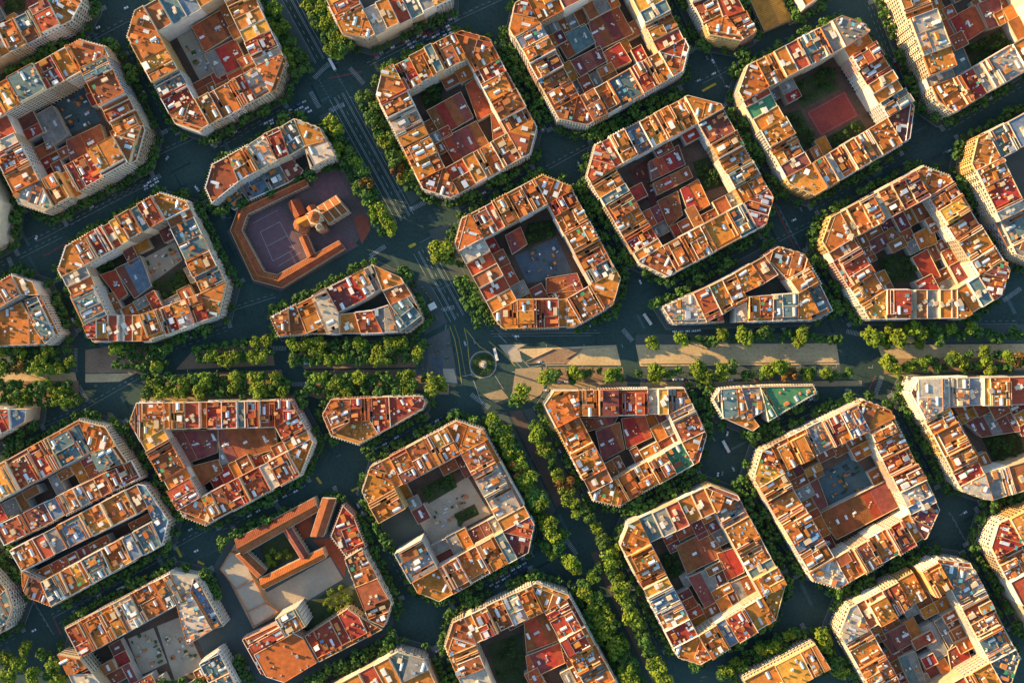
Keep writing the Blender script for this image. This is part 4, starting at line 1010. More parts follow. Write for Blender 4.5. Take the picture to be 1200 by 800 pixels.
# avenue lane lines
mb = MB()
for off, d in ((-11,None), (-5.5,None), (-4,None), (0,3.5), (5,None), (6.6,None), (11,None)):
    for y0, y1 in ((-20,72), (112,256), (292,372)):
        line(mb, av(y0,off), av(y1,off), .32, .03 + .0002*off, d, 4.5)
for off in (-11, 11): line(mb, av(72,off), av(112,off), .22, .031, 1.2, 1.6)
mb.build('avenue_lane_lines', M_MARK, kind='structure')
def crosswalk(a, b, width=4.0, step=1.0):
    """zebra bars between kerb points a and b"""
    A, B = W(a), W(b); L = hypot(B[0]-A[0], B[1]-A[1]); t = ((B[0]-A[0])/L, (B[1]-A[1])/L); mb = MB(); s = .4
    while s < L:
        mb.box((A[0]+t[0]*s, A[1]+t[1]*s), t, .22, width/2, .012, .03); s += step*1.35
    return mb.build('crosswalk', M_MARK, kind='structure')
def stopline(a, b): 
    mb = MB(); line(mb, a, b, .5, .034); return mb.build('stop_line', M_MARK, kind='structure')
for a, b in (((368,92),(386,74)), ((364,108),(374,126)), ((410,80),(426,98)), ((386,130),(404,122)), ((444,272),(462,262)), ((480,246),(500,236)), ((505,366),(532,360)), ((434,300),(452,288)),
             ((88,408),(88,436)), ((92,452),(102,470)), ((318,408),(336,408)), ((342,450),(360,450)), ((498,426),(500,450)), ((764,398),(786,398)), ((992,388),(1010,392)), ((1026,462),(1034,440)), ((1176,352),(1196,338)),
             ((730,386),(742,400)), ((176,212),(188,206)), ((10,302),(18,322)), ((178,640),(192,664)), ((552,462),(574,478)), ((664,632),(676,650)), ((330,600),(322,588))): crosswalk(a, b)
cl = MB()
def clear_of(p): return not any(inside(offset(f_, 2.0), p, 0) for _, f_, _ in FOOT)
for desc, fp, h in FOOT:
    o_ = offset(fp, 4.6); n_ = len(o_)
    for i in range(n_):
        a, b = o_[i], o_[(i+1) % n_]; L = hypot(b[0]-a[0], b[1]-a[1])
        if L < 48: continue
        t = ((b[0]-a[0])/L, (b[1]-a[1])/L); nn = (t[1], -t[0])
        if abs(t[1]) < .15: continue
        for s in (3.0, L - 3.0):
            mb = MB(); 
            for k in range(5):
                d_ = .7 + k*1.1; c_ = (a[0]+t[0]*s+nn[0]*d_, a[1]+t[1]*s+nn[1]*d_)
                if clear_of(c_) and inframe(c_, 0, 0): mb.box(c_, nn, .24, 1.9, .012, .029)
            if mb.f: mb.build('crosswalk', M_MARK, kind='structure')
        if nn[1] < 0:
            s = 8.0
            while s < L - 8:
                for d_ in (3.7, 6.9):
                    c_ = (a[0]+t[0]*s+nn[0]*d_, a[1]+t[1]*s+nn[1]*d_)
                    if clear_of(c_): cl.box(c_, t, 1.6, .11, .012, .0295)
                s += 6.5
cl.build('dashed_lane_lines', M_MARK, kind='structure')
# street lane lines in the grid streets
mb = MB()
for a, b in (((20,90),(148,22)), ((180,180),(268,140)), ((40,280),(166,216)), ((20,300),(70,275)), ((430,74),(536,20)), ((535,20),(600,-10)), ((330,330),(380,305)), ((240,370),(320,345)), ((640,195),(690,168)),
             ((90,480),(160,440)), ((40,500),(90,480)), ((820,95),(870,70)), ((870,72),(985,12)), ((830,60),(846,95)), ((910,240),(935,290)), ((910,280),(960,255)), ((1112,600),(1140,650)), ((30,690),(60,740)), ((200,640),(255,610)), ((60,720),(190,650)),
             ((690,390),(575,391)), ((575,388),(700,387)), ((1050,378),(1190,376)), ((600,454),(640,454)), ((750,450),(1010,449)), ((340,396),(480,394))):
    line(mb, a, b, .25, .032, 3.0, 3.0); 
    line(mb, (a[0]+3,a[1]+3), (b[0]+3,b[1]+3), .2, .0325)
mb.build('street_lane_lines', M_MARK, kind='structure')
mb = MB()
for a, b in (((906,236),(932,292)), ((52,300),(100,272)), ((62,722),(72,744)), ((386,92),(424,84)), ((1010,474),(1026,440))): line(mb, a, b, .9, .0285)
mb.build('red_cycle_lane', M_REDL, kind='structure')
# yellow lines round the roundabout
mb = MB()
def poly_line(pts, w, z):
    for i in range(len(pts)-1): line(mb, pts[i], pts[i+1], w, z + .0003*(i % 2))
poly_line([(527,382),(533,398),(537,420),(541,450)], .5, .035)
poly_line([(544,384),(548,402),(550,425),(553,440),(562,443),(574,441),(581,432),(581,422),(574,413),(562,406),(546,386)], .5, .036)
poly_line([(573,400),(590,414),(604,429)], .5, .0355)
poly_line([(532,380),(538,398),(542,420),(546,442)], .25, .037)
mb.build('yellow_kerb_lines', M_YEL, kind='structure')
mb = MB()
for a, b in (((590,409),(618,438)), ((596,405),(626,436)), ((541,441),(556,438)), ((580,440),(590,456)), ((555,446),(565,474)), ((600,436),(640,426)), ((520,396),(523,380)), ((584,392),(594,402)), ((600,392),(606,398))): line(mb, a, b, .4, .038)
mb.build('junction_lines', M_MARK, kind='structure')
# yellow box markings at crossings
for pts in ([(822,106),(838,97),(840,99),(824,108)], [(372,558),(378,566),(375,567),(370,560)], [(411,574),(421,569),(422,571),(413,576)], [(208,640),(214,652),(211,653),(206,643)], [(232,656),(240,660),(239,662),(231,659)], [(478,288),(486,284),(488,287),(481,291)]):
    paint('yellow_marking', pts, M_YEL, .039)
# roundabout island with monument
cx, cy = W((566,427)); n = 28
def circ(r, k=n): return [(cx + r*cos(2*pi*i/k), cy + r*sin(2*pi*i/k)) for i in range(k)]
slab('roundabout_kerb', circ(12.0), -.1, .12, M_LPAVE)
slab('roundabout_island', circ(11.2), -.1, .16, M_PAVE)
mo = empty('monument', (cx, cy, 0), 'pale stone column monument in the middle of the roundabout', 'monument')
def rel_prism(name, r, z0, z1, k, m, rt=None):
    mb = MB(); P = [(r*cos(2*pi*i/k), r*sin(2*pi*i/k)) for i in range(k)]
    mb.prism(P, z0, z1); return mb.build(name, m, mo)
rel_prism('step', 4.2, .16, .6, 24, M_LPAVE); rel_prism('step', 3.4, .6, 1.0, 24, M_LPAVE); rel_prism('pedestal', 1.9, 1.0, 4.5, 8, M_CREAM)
rel_prism('column', .8, 4.5, 15.5, 16, M_CREAM); rel_prism('capital', 1.3, 15.5, 16.4, 12, M_WHITE)
mb = MB(); mb.prism([(.45*cos(k*pi/4), .35*sin(k*pi/4)) for k in range(8)], 16.4, 18.0); mb.prism([(.5*cos(k*pi/4), .28*sin(k*pi/4)) for k in range(8)], 18.0, 18.25); mb.prism([(.2*cos(k*pi/4), .2*sin(k*pi/4)) for k in range(8)], 18.25, 18.65); mb.build('statue', M_DARK, mo)
# hedge ring pieces
HW = ['right', 'upper right', 'upper right edge', 'upper edge', 'upper left', 'left', 'lower left', 'lower left edge', 'lower edge', 'lower right']
for k in range(10):
    a = 2*pi*k/10 + .2; c = (cx + 6.9*cos(a), cy + 6.9*sin(a))
    mb = MB()
    for j in range(150):
        th = R.uniform(0, 2*pi); rr = 3.4*sqrt(R.random()); z = .3 + 2.2*R.random()*(1 - (rr/3.8)**2)
        p = (rr*cos(th), rr*sin(th)); s = R.uniform(.25,.5); q = R.uniform(0, pi)
        dx, dy = s*cos(q), s*sin(q); dz = R.uniform(-.3,.3)
        mb.face([(p[0]-dx, p[1]-dy, z-dz), (p[0]+dy, p[1]-dx, z), (p[0]+dx, p[1]+dy, z+dz), (p[0]-dy, p[1]+dx, z)])
    o = mb.build('hedge', M_LEAFD); o.location = (c[0], c[1], .1)
    o['label'] = 'clipped dark hedge clump at the %s of the roundabout monument' % HW[k]; o['category'] = 'hedge'; o['group'] = 'hedge clumps on the roundabout'

# ------------------------------------------------------------------ trees
def crown_mesh(seed, nq, lumps, mtl, size=.62):
    rg = random.Random(seed); mb = MB()
    L = []
    for i in range(lumps):
        th = rg.uniform(0, 2*pi); rr = .70*sqrt(rg.random()); L.append((rr*cos(th), rr*sin(th), rg.uniform(-.15,.42), rg.uniform(.32,.52)))
    L.append((0,0,.2,.5))
    for i in range(nq):
        lx, ly, lz, lr = rg.choice(L)
        th = rg.uniform(0, 2*pi); ph = math.acos(rg.uniform(-.5, 1)); r = lr * (rg.uniform(.55, 1.06))
        p = (lx + r*sin(ph)*cos(th), ly + r*sin(ph)*sin(th), lz + r*cos(ph)*.85)
        s = size * rg.uniform(.075, .15)
        n = Vector((sin(ph)*cos(th), sin(ph)*sin(th), cos(ph))) + Vector((rg.uniform(-.7,.7), rg.uniform(-.7,.7), rg.uniform(-.4,.6)))
        n.normalize(); a = n.orthogonal().normalized(); b = n.cross(a); q = rg.uniform(0, pi)
        a, b = a*cos(q) + b*sin(q), b*cos(q) - a*sin(q)
        P = Vector(p)
        mb.face([tuple(P - a*s - b*s*.6), tuple(P + a*s - b*s*.7), tuple(P + a*s*.9 + b*s*.7), tuple(P - a*s*.8 + b*s*.8)])
    o = mb.build('crown', mtl); me = o.data; bpy.data.objects.remove(o); return me
def trunk_mesh(seed):
    rg = random.Random(seed); mb = MB(); k = 7
    def tube(p, q, r0, r1):
        p, q = Vector(p), Vector(q); d = (q-p).normalized(); a = d.orthogonal().normalized(); b = d.cross(a)
        A = [p + (a*cos(2*pi*i/k) + b*sin(2*pi*i/k))*r0 for i in range(k)]; B = [q + (a*cos(2*pi*i/k) + b*sin(2*pi*i/k))*r1 for i in range(k)]
        for i in range(k): mb.face([tuple(A[i]), tuple(A[(i+1)%k]), tuple(B[(i+1)%k]), tuple(B[i])])
    tube((0,0,-2.4), (0,0,-.55), .07, .05)
    for i in range(5):
        th = i*1.26 + rg.uniform(-.3,.3); r = rg.uniform(.35,.6)
        tube((0,0,-.6), (r*cos(th), r*sin(th), rg.uniform(-.05,.25)), .04, .012)
    o = mb.build('trunk', M_TRUNK); me = o.data; bpy.data.objects.remove(o); return me
CROWN = [crown_mesh(100+i, 760, 12, M_LEAF, .9) for i in range(6)]
CROWND = [crown_mesh(200+i, 420, 9, M_LEAFD, 1.0) for i in range(3)]
CROWNM = [crown_mesh(500+i, 700, 10, M_LEAFM, .95) for i in range(4)]
CROWNB = [crown_mesh(300, 500, 9, M_LEAFB, .9)]
TRUNK = [trunk_mesh(i) for i in range(3)]
def tree(p, r, label, group, kind='l', rg=R):
    """p photo pixel of the crown, r crown radius in metres; crown centre stands 1.5 r above the ground"""
    zc = 1.75 * r + 1.6
    x, y = W(p, zc)
    o = empty('plane_tree', (x, y, 0), label, 'tree', group)
    rz = rg.uniform(0, 2*pi)
    inst('trunk', rg.choice(TRUNK), o, (0,0,zc), rz, (r, r, r))
    inst('crown', rg.choice({'l': CROWN, 'd': CROWND, 'm': CROWNM, 'b': CROWNB}[kind]), o, (0,0,zc), rz, (r*rg.uniform(.92,1.1), r*rg.uniform(.92,1.1), r*rg.uniform(.85,1.05)))
    return o
def jig(a): return R.uniform(-a, a)
rows = []     # (points, radius px, place)
def band(x0, x1, ys, step, place, slope=0.0, rpx=7.2):
    pts = []
    for j, y in enumerate(ys):
        x = x0 + (j % 2) * step * .5
        while x <= x1:
            pts.append((x + jig(1.6), y + slope*(x-x0) + jig(1.4), rpx*R.uniform(.8,1.2))); x += step * R.uniform(.9, 1.12)
    rows.append((sorted(pts), place))
band(2, 84, (412,424,432), 11, 'upper boulevard grove at the left edge')
band(137, 202, (408,418,428), 11.5, 'upper boulevard grove below sandy yard block')
band(232, 316, (408,420), 11, 'upper boulevard grove below convent', -.09)
band(240, 312, (422,), 11, 'upper boulevard grove edge below convent', -.03)
band(343, 496, (403,412,421), 11.5, 'upper boulevard grove under the wedge block')
band(2, 90, (451,461,470), 11, 'lower boulevard grove at the left edge')
band(174, 334, (442,451,460), 11.5, 'lower boulevard grove above left block')
band(362, 488, (441,450,459), 11.5, 'lower boulevard grove above small wedge block')
rows.append(([(510,450,11),(500,444,6)], 'boulevard corner left of roundabout'))
rows.append(([(765,402,7),(797,398,7),(828,402,5),(846,391,6),(835,399,5),(868,389,7),(876,397,7),(890,396,6),(897,386,7),(920,390,5),(941,391,7),(938,400,6),(970,397,5),(977,398,4)], 'upper tree row of right boulevard'))
rows.append(([(1017,391,7),(1026,397,8),(1045,386,7),(1050,395,9),(1040,402,6),(1070,385,7),(1078,390,7),(1075,402,6),(1092,384,6),(1102,398,6),(1100,388,6),(1114,384,6),(1124,395,5),(1138,384,6),(1145,388,5),(1160,395,5),(1171,396,5),(1187,386,5),(1190,393,5)], 'upper tree row near right edge'))
rows.append(([(640,442,7),(650,441,8),(676,437,7),(672,444,5),(715,440,7),(724,442,5)], 'lower row right of roundabout'))
rows.append(([(771,433,8),(767,442,6),(818,432,8),(824,440,8),(820,449,5),(845,430,7),(846,440,6),(858,425,5),(872,440,5),(893,441,4),(900,435,6),(906,430,6),(918,430,8),(924,438,7),(946,440,6),(950,434,5)], 'lower tree row of right boulevard'))
rows.append(([(968,438,6),(973,443,4),(995,435,5),(990,441,4),(1040,424,8),(1045,432,8),(1036,420,5),(1066,430,6),(1085,421,6),(1092,424,5),(1112,420,6),(1118,418,6),(1128,424,6),(1135,416,5),(1138,430,5),(1153,412,6),(1156,420,6),(1160,434,6),(1166,416,5),(1170,430,5),(1182,418,6),(1190,420,6),(1198,422,5)], 'lower tree row near right edge'))
rows.append(([(x + jig(2), 395 + jig(3), R.uniform(3.6,5.2)) for x in range(806, 985, 11)], 'small upper trees of right boulevard'))
rows.append(([(x + jig(2), 437 + jig(3.5), R.uniform(3.6,5.4)) for x in range(654, 984, 12) if not 728 < x < 748], 'small lower trees of right boulevard'))
rows.append(([(x + jig(2), 391 + jig(5), R.uniform(4,5.5)) for x in range(1024, 1200, 12)], 'small upper trees near right edge'))
rows.append(([(x + jig(2), 428 + jig(5), R.uniform(4,5.5)) for x in range(1046, 1200, 12)], 'small lower trees near right edge'))
rows.append(([(517,292,12),(524,302,9),(513,302,8)], 'big crown beside avenue junction'))
rows.append(([(609,460,9),(605,468,8)], 'junction right of roundabout'))
pts = []
for y in np.arange(330, 384, 9.5): pts += [(530 + (y-322)*.55 + jig(1), y, 6.5), (541 + (y-322)*.55 + jig(2), y - 2, 6.5)]
rows.append((pts, 'avenue strip above roundabout'))
def avrow(y0, y1, offs, place, step=9.5, rpx=7):
    pts = []
    for off in offs:
        y = y0
        while y < y1: 
            q = av(y, off); pts.append((q[0]+jig(1.5), q[1]+jig(1.5), rpx*R.uniform(.8,1.15))); y += step*R.uniform(.9,1.1)
    rows.append((sorted(pts), place))
avrow(4, 74, (-29,-18), 'left side of upper avenue', rpx=7.4); avrow(14, 80, (20,30,42), 'right side of upper avenue', 10, 7.4)
avrow(132, 262, (-20,-30), 'avenue strip beside the church', 10.5, 7); avrow(126, 238, (21,31), 'right avenue strip above the crossing', 10.5, 7)
def prow(p0, p1, n_, place, rpx=8):
    rows.append(([(*[lerp(p0, p1, (i+.5)/n_)[k] + jig(2.0) for k in (0,1)], rpx*R.uniform(.8,1.2)) for i in range(n_)], place))
prow((574,486),(650,630), 15, 'left strip of brown promenade'); prow((588,500),(638,596), 10, 'inner left strip of brown promenade'); prow((622,494),(672,588), 11, 'right strip of brown promenade')
prow((684,690),(750,815), 11, 'left strip of lower promenade'); prow((716,668),(780,800), 15, 'right strip of lower promenade'); prow((694,686),(758,812), 12, 'inner strip of lower promenade', 7)
prow((838,792),(930,742), 9, 'grove above the orange slab building', 7.5); prow((866,768),(936,735), 7, 'outer grove above the orange slab building', 6.5); prow((958,742),(985,790), 5, 'grove right of the orange slab building', 7.5); prow((862,746),(912,722), 5, 'street below grey skylight block', 6.5)
rows.append(([(655,640,8),(647,648,7),(640,640,7),(660,626,7),(690,606,8),(700,618,7),(706,634,8),(728,634,7),(684,598,8),(694,676,8),(684,684,7),(702,664,7),(724,676,7),(676,600,7)], 'promenade crossing ring'))
rows.append(([(671,660,9),(664,655,7),(676,668,7)], 'promenade crossing, left')); rows.append(([(714,652,9),(716,662,8),(720,642,7)], 'promenade crossing, right'))
rows.append(([(8,770,9),(22,775,9),(40,790,9),(10,792,9),(50,768,8),(62,778,8),(68,794,8),(30,760,8),(58,790,7)], 'park in lower left corner'))
ALLT = []
for pts, place in rows:
    for k, (x, y, r) in enumerate(pts): ALLT.append((r*(1.35 if 'right boulevard' in place or 'near right' in place or 'right of' in place else 1.05 if 'grove' in place else 1.2), x, y, place, k + 1))
nind = 300
ALLT.sort(key=lambda t: -t[0])
STUFF = [(t[1], t[2], t[0]) for t in ALLT[nind:]]
BROWN = {(753,438), (771,433)}
for r, x, y, place, k in ALLT[:nind]:
    tree((x, y), r*S, 'leafy green tree, %s from left in the %s' % (ordw(k), place), 'avenue and boulevard trees', 'b' if R.random() < .025 else ('m' if R.random() < (.6 if ('promenade' in place or 'avenue' in place or 'slab' in place) and r < 10 else .2) else 'l'))
# street trees: one mass of small dark crowns along the pavements
blk = [offset(fp, 1.0) for _, fp, _ in FOOT]; blk4 = [(d_, offset(fp, 4.4)) for d_, fp, _ in FOOT]
def free(p): return not any(inside(b, p, 0) for b in blk)
rgs = random.Random(5)
spots = []
for desc, fp, h in FOOT:
    o = offset(fp, 5.2)
    for i in range(len(o)):
        a, b = o[i], o[(i+1) % len(o)]; L = hypot(b[0]-a[0], b[1]-a[1])
        yy = 400 - (a[1]+b[1])/2/S
        if abs(a[1]-b[1]) < .12*L and 365 < yy < 485: continue
        n_ = int(L / 6.8); corner = L < 34
        for k in range(n_):
            t = (k + .5) / n_
            if rgs.random() < (.35 if corner else .07): continue
            p = (a[0]+(b[0]-a[0])*t + rgs.uniform(-1.5,1.5), a[1]+(b[1]-a[1])*t + rgs.uniform(-1.5,1.5))
            if any(d_ != desc and inside(b_, p, 0) for d_, b_ in blk4): continue
            if abs(p[0]) > 520 or abs(p[1]) > 360: continue
            spots.append((p[0], p[1], rgs.triangular(2.8, 7.0, 4.8)))
    # a second loose line at junction corners
for x, y, r in STUFF:
    q = W((x, y), 1.5*r*S); spots.append((q[0], q[1], r*S))
def mesh_arrays(me):
    v = np.empty(len(me.vertices)*3); me.vertices.foreach_get('co', v); return v.reshape(-1, 3)
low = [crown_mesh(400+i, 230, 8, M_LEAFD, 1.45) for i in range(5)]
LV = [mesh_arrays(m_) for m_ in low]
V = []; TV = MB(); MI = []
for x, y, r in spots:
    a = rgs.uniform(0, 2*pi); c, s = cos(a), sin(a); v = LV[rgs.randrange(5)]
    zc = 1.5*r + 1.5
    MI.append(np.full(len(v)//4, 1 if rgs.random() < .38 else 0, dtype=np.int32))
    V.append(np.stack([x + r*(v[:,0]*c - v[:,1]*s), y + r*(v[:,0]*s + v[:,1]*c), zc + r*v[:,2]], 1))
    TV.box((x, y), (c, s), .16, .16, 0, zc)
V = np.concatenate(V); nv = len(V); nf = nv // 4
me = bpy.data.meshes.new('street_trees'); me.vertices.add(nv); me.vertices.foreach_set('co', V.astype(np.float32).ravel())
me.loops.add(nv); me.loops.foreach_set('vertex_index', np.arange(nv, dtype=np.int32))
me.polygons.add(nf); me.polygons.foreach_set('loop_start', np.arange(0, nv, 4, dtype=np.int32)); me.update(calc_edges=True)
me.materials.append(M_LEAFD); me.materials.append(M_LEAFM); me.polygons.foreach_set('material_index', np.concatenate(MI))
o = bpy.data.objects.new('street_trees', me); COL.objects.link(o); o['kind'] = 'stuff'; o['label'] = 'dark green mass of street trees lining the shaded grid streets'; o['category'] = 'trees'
tr = TV.build('trunks', M_TRUNK, o, 'stuff')
print('TREES', len(ALLT), 'street', len(spots))
# courtyard trees
CT = {}
for gi, (desc, poly) in enumerate(GARDENS + [('school block', ccw(pxl([(395,678),(424,700),(400,720),(370,712)]))), ('school block', ccw(pxl([(306,642),(334,628),(346,650),(316,664)])))]):
    A = area(poly); n_ = max(3, min(14, int(A / 42))); k = 0; used = []
    for _ in range(60):
        if k >= n_: break
        xs = [p[0] for p in poly]; ys = [p[1] for p in poly]
        p = (R.uniform(min(xs), max(xs)), R.uniform(min(ys), max(ys)))
        if not inside(poly, p, 1.5) or any(hypot(p[0]-q[0], p[1]-q[1]) < 3.6 for q in used): continue
        used.append(p); k += 1; CT[desc] = CT.get(desc, 0) + 1; r = R.uniform(2.4, 3.8)
        o = empty('courtyard_tree', (p[0], p[1], .2), 'green tree, %s of those in the courtyard of the %s' % (ordw(CT[desc]), desc), 'tree', 'courtyard trees of the %s' % desc)
        inst('trunk', R.choice(TRUNK), o, (0,0,1.5*r), 0, (r, r, r)); inst('crown', R.choice(CROWN if 'school' in desc and gi >= len(GARDENS) else CROWND), o, (0,0,1.5*r), R.uniform(0,6), (r, r, r))

# ------------------------------------------------------------------ vehicles
def car_mesh(paint_m):
    mb = MB()
    prof = [(-2.1,.35),(2.1,.35),(2.12,.75),(1.95,.92),(1.05,1.0),(.45,1.45),(-1.25,1.48),(-1.95,1.02),(-2.12,.9)]
    wlow, wtop = .88, .68
    def wy(z): return wlow if z < 1.1 else wtop
    n_ = len(prof)
    for s in (-1, 1):
        f = [(x, s*wy(z), z) for x, z in prof]; mb.face(f if s < 0 else f[::-1], 0)
    for i in range(n_):
        (x0, z0), (x1, z1) = prof[i], prof[(i+1) % n_]
        mi = 1 if (i in (4, 6)) else 0
        mb.face([(x0, -wy(z0), z0), (x0, wy(z0), z0), (x1, wy(z1), z1), (x1, -wy(z1), z1)][::-1], mi)
    for s in (-1, 1):
        q = [(.95, s*.87, 1.03), (.40, s*.70, 1.40), (-1.2, s*.70, 1.42), (-1.75, s*.87, 1.05)]; mb.face(q if s < 0 else q[::-1], 1)
        for x in (-1.3, 1.3):
            c = [(x + .33*cos(k*pi/4), s*.9, .33 + .33*sin(k*pi/4)) for k in range(8)]; d = [(px_, s*.68, pz) for px_, _, pz in c]
            mb.face(c if s < 0 else c[::-1], 2)
            for k in range(8): mb.face([c[k], c[(k+1)%8], d[(k+1)%8], d[k]], 2)
        mb.box((2.08, s*.6), (1,0), .06, .18, .6, .76, 3); mb.box((-2.1, s*.65), (1,0), .05, .15, .68, .86, 4)
    o = mb.build('car', [paint_m, M_GLASS, M_DARK, M_WHITE, mat('tail_lamp', (.35,.02,.02), .3)]); me = o.data; bpy.data.objects.remove(o); return me
def paintm(n, c): return mat('car_paint_' + n, c, .3, .06, .3, .5, 0, spec=.5)
CARC = {'white': (.75,.75,.74), 'silver': (.42,.44,.46), 'black': (.025,.025,.03), 'red': (.4,.03,.03), 'grey': (.16,.17,.18), 'blue': (.05,.10,.22)}
CARM = {k: car_mesh(paintm(k, c)) for k, c in CARC.items()}
def bus_mesh(paint_m, roof_m, L=11.5):
    mb = MB()
    mb.box((0,0), (1,0), L/2, 1.25, .35, 2.95, 0, 0, bottom=True); mb.box((0,0), (1,0), L/2-.15, 1.13, 2.95, 3.15, 1)
    for x in (-L*.25, L*.2): mb.box((x,0), (1,0), 1.1, .7, 3.15, 3.4, 1)
    for s in (-1, 1):
        for k in range(7):
            x0 = -L/2 + .5 + k*(L-1)/7; mb.face([(x0, s*1.27, 1.3), (x0+(L-1)/7-.2, s*1.27, 1.3), (x0+(L-1)/7-.2, s*1.27, 2.6), (x0, s*1.27, 2.6)], 2)
        mb.face([(s*(L/2+.02), -1.1, 1.3), (s*(L/2+.02), 1.1, 1.3), (s*(L/2+.02), 1.1, 2.7), (s*(L/2+.02), -1.1, 2.7)], 2)
        for x in (-L*.3, L*.3):
            c = [(x + .5*cos(k*pi/5), s*1.28, .5 + .5*sin(k*pi/5)) for k in range(10)]; mb.face(c, 3)
    o = mb.build('bus', [paint_m, roof_m, M_GLASS, M_DARK]); me = o.data; bpy.data.objects.remove(o); return me
BUSM = bus_mesh(paintm('white', CARC['white']), M_WHITE); BUSY = bus_mesh(paintm('yellow', (.55,.36,.03)), paintm('yellow', (.55,.36,.03)))
TRUCK = bus_mesh(paintm('pale_blue', (.45,.55,.62)), paintm('pale_blue', (.45,.55,.62)), 9)
for nm, me_, p, a, lb, ct in (('bus', BUSM, (389,75), -62, 'white bus entering the crossing on the upper avenue', 'bus'), ('bus', BUSM, (851,523), -62, 'white bus crossing the junction beside the green roofed corner', 'bus'),
      ('bus', BUSM, (581,415), -75, 'white bus rounding the monument roundabout', 'bus'), ('bus', BUSM, (759,374), -55, 'white bus at the left tip of wedge block', 'bus'), ('bus', BUSM, (144,688), 27, 'white bus in the shaded street above the schoolyard block', 'bus'),
      ('bus', BUSY, (165,678), 27, 'yellow bus in the shaded street near lower left', 'bus'), ('truck', TRUCK, (506,207), -62, 'pale blue truck driving down the avenue beside the crossing', 'truck'), ('bus', TRUCK, (362,425), 5, 'pale van parked under the boulevard trees', 'van')):
    x, y = W(p, 3); o = inst(nm, me_, None, (x, y, .03), radians(a)); o['label'] = lb; o['category'] = ct
ncar = 0
def car(p, ang, colr, label, group):
    global ncar; ncar += 1
    o = inst('car', CARM[colr], None, (p[0], p[1], .035), ang + R.uniform(-.03,.03)); o['label'] = label; o['category'] = 'car'; o['group'] = group
WC = ['white','white','white','silver','silver','black','grey','red','blue','white']
def cluster(a, b, n_, lanes, place, ang):
    for i in range(n_):
        t = (i + .5)/n_
        for ln in range(lanes):
            if R.random() < .25: continue
            q = lerp(a, b, t); x, y = W(q); off = (ln - (lanes-1)/2) * 3.1; an = radians(ang)
            c = R.choice(WC); car((x - sin(an)*off + R.uniform(-1,1), y + cos(an)*off), an, c, '%s car, %s row %s lane, %s' % (c, ordw(i+1), ordw(ln+1), place), '%s cars %s' % (c, place))
cluster((478,56),(528,32), 8, 4, 'queue above the crossing block', 27.5); cluster((312,152),(362,124), 9, 4, 'queue left of the avenue crossing', 27.5)
cluster((492,505),(520,490), 5, 2, 'beside the beige plaza block', 28); cluster((440,528),(470,512), 4, 2, 'below small wedge block', 28); cluster((572,685),(618,660), 7, 2, 'below the beige plaza block', 28)
cluster((285,605),(360,565), 7, 2, 'above the school', 28); cluster((690,792),(712,775), 3, 2, 'at the bottom promenade end', -60); cluster((380,782),(402,772), 4, 1, 'below the school', 28); cluster((168,222),(186,210), 3, 2, 'left of the sandy yard block', 28)
for (px_, py_), an in (((115,33),27),((148,10),27),((43,279),75),((230,220),-60),((232,222),-60),((196,186),60),((255,345),-62),((828,68),-62),((835,72),-62),((836,87),27),((818,95),27),((852,102),-10),((930,258),27),((938,245),-62),((750,330),-62),((678,192),-75),
      ((1108,178),30),((1112,177),30),((1130,600),27),((1126,602),27),((841,556),80),((846,555),80),((859,549),-60),((836,514),-60),((852,508),75),((818,387),5),((632,424),12),((230,645),27),((223,620),27),((40,738),27),((116,697),27),((84,726),27),((1008,590),27),((965,735),-60),((545,402),-70),((556,400),-70),
      ((402,390),0),((395,390),0),((420,391),0),((436,391),0),((640,457),0),((470,655),-60),((512,762),27),((425,600),-62),((420,592),-62),((590,520),-62),((614,560),-62),((670,470),0),((905,386),0),((1090,374),0)):
    x, y = W((px_, py_)); c = R.choice(['white','white','silver','white','grey']); car((x, y), radians(an), c, '%s car driving beside the %s' % (c, min(FOOT, key=lambda f_: hypot(cent(f_[1])[0]-x, cent(f_[1])[1]-y))[0]), '%s cars driving in the streets' % c)
FS = list(FOOT); random.Random(3).shuffle(FS)
for desc, fp, h in FS:
    o_ = offset(fp, 6.6)
    for i in range(len(o_)):
        a, b = o_[i], o_[(i+1) % len(o_)]; L = hypot(b[0]-a[0], b[1]-a[1])
        if L < 40: continue
        an = atan2(b[1]-a[1], b[0]-a[0])
        for k in range(int(L / 5.6)):
            if R.random() > .15 or ncar > 298: continue
            t = (k + .5) * 5.6 / L; p = lerp(a, b, t)
            if not free(p) or not inframe(p, 0, 0): continue
            c = R.choice(WC); car(p, an, c, '%s car parked at the kerb of the %s' % (c, desc), '%s parked cars' % c)
print('CARS', ncar, 'objects', len(bpy.data.objects))

# ------------------------------------------------------------------ asphalt repairs, lamps and benches
rp = random.Random(21)
PATCH = [mat('asphalt_patch_dark', (.024,.052,.048), .9, .2), mat('asphalt_patch_pale', (.06,.10,.092), .9, .25)]
npch = 0
for _ in range(900):
    if npch >= 150: break
    p = (rp.uniform(-440, 440), rp.uniform(-292, 292))
    if any(inside(offset(f_, 6.5), p, 0) for _, f_, _ in FOOT): continue
    if abs(400 - p[1]/S - 424) < 38: continue
    d = E1 if rp.random() < .5 else E2; npch += 1
    mb = MB(); hx, hy = rp.uniform(2, 11), rp.uniform(.5, 1.6); v_ = (-d[1], d[0]); z = .006 + .00003*npch
    mb.face([(p[0]+a*hx*d[0]+b*hy*v_[0], p[1]+a*hx*d[1]+b*hy*v_[1], z) for a, b in ((-1,-1),(1,-1),(1,1),(-1,1))])
    mb.build('asphalt_patch', PATCH[npch % 2], kind='structure')
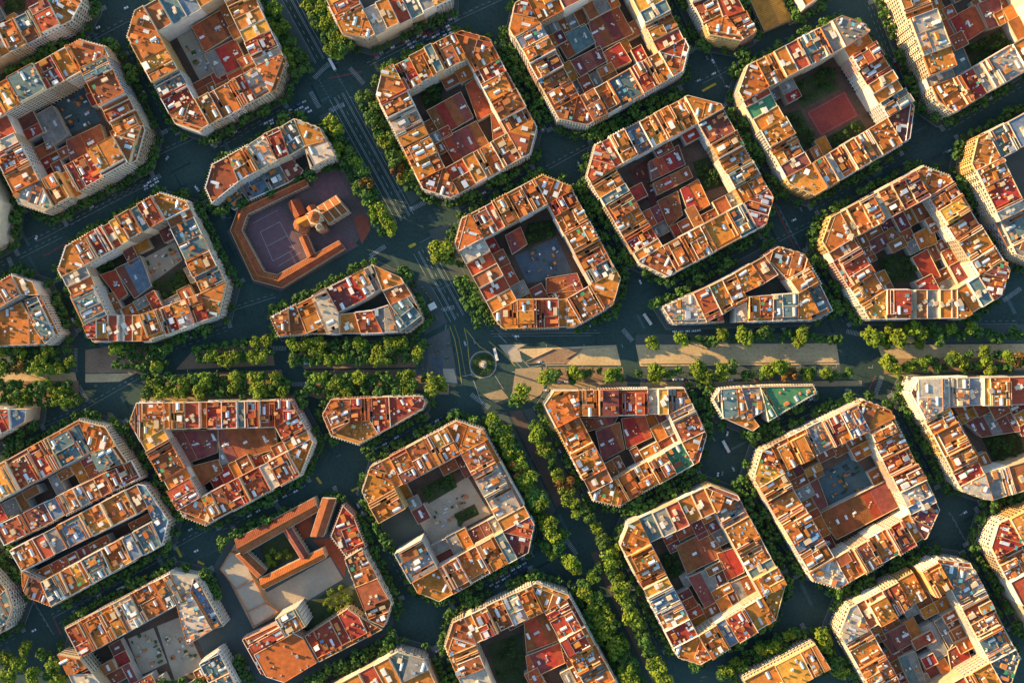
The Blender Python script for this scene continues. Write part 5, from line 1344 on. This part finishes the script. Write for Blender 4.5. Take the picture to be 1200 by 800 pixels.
def lamp_meshes():
    mb = MB(); mb.prism([(.09*cos(k*pi/3), .09*sin(k*pi/3)) for k in range(6)], 0, 8.2); mb.box((0,0), (1,0), .25, .25, 0, .7); o = mb.build('pole', M_METAL); a = o.data; bpy.data.objects.remove(o)
    mb = MB(); mb.box((.9,0), (1,0), 1.0, .06, 8.1, 8.2, bottom=True); mb.box((1.9,0), (1,0), .45, .2, 8.0, 8.16, bottom=True); o = mb.build('lamp_head', M_METAL); b = o.data; bpy.data.objects.remove(o)
    return a, b
LP, LH = lamp_meshes()
LAMPS = [((640 + i*42, 430.5), 90, 'lower edge of the right promenade') for i in range(13)] + [((640 + i*44, 404 - i*.2), -90, 'upper edge of the right promenade') for i in range(8)] + [(av(y, o_), -27 if o_ < 0 else 153, 'kerb of the upper avenue') for y in range(125, 255, 32) for o_ in (-14, 14)] + [((20 + i*34, 437 - i*.1), 90, 'left boulevard path') for i in range(13)]
cntl = {}
for (p, a, place) in sorted(LAMPS, key=lambda t: (t[2], t[0][0])):
    cntl[place] = cntl.get(place, 0) + 1; x, y = W(p)
    o = empty('street_lamp', (x, y, .1), 'slim metal street lamp, %s from left along %s' % (ordw(cntl[place]), place), 'street lamp', 'street lamps')
    inst('pole', LP, o, (0,0,0), radians(a)); inst('lamp_head', LH, o, (0,0,0), radians(a))
def bench_mesh(n):
    mb = MB()
    if n == 'seat': mb.box((0,0), (1,0), 1.0, .24, .40, .46, bottom=True)
    elif n == 'backrest': mb.box((0,.25), (1,0), 1.0, .04, .5, .9)
    else: mb.box((0,0), (1,0), .06, .22, 0, .4)
    o = mb.build(n, mat('bench_wood', (.2,.12,.06), .8)); me = o.data; bpy.data.objects.remove(o); return me
BM = {n: bench_mesh(n) for n in ('seat', 'backrest', 'leg')}
for i in range(14):
    px_ = 760 + i*32 if i < 7 else 1040 + (i-7)*24
    x, y = W((px_, 408 if i < 7 else 406)); o = empty('bench', (x, y, .12), 'wooden bench, %s from left on the sunlit right promenade' % ordw(i+1), 'bench', 'benches on the promenade')
    inst('seat', BM['seat'], o); inst('backrest', BM['backrest'], o); inst('leg', BM['leg'], o, (-.8,0,0)); inst('leg', BM['leg'], o, (.8,0,0))
# paving joints and edging on the sunlit promenade
mb = MB()
for y in (412, 418, 423): line(mb, (752, y), (980, y-1.5), .35, .1235)
for x in range(758, 980, 13): line(mb, (x, 405), (x+1.5, 427), .25, .1238)
for x in range(1040, 1200, 13): line(mb, (x, 404.5), (x+1, 418), .25, .1238)
line(mb, (1032, 409), (1200, 408), .35, .1236)
mb.build('paving_joints', mat('joint_stone', (.40,.29,.16), .9, .3), kind='structure')
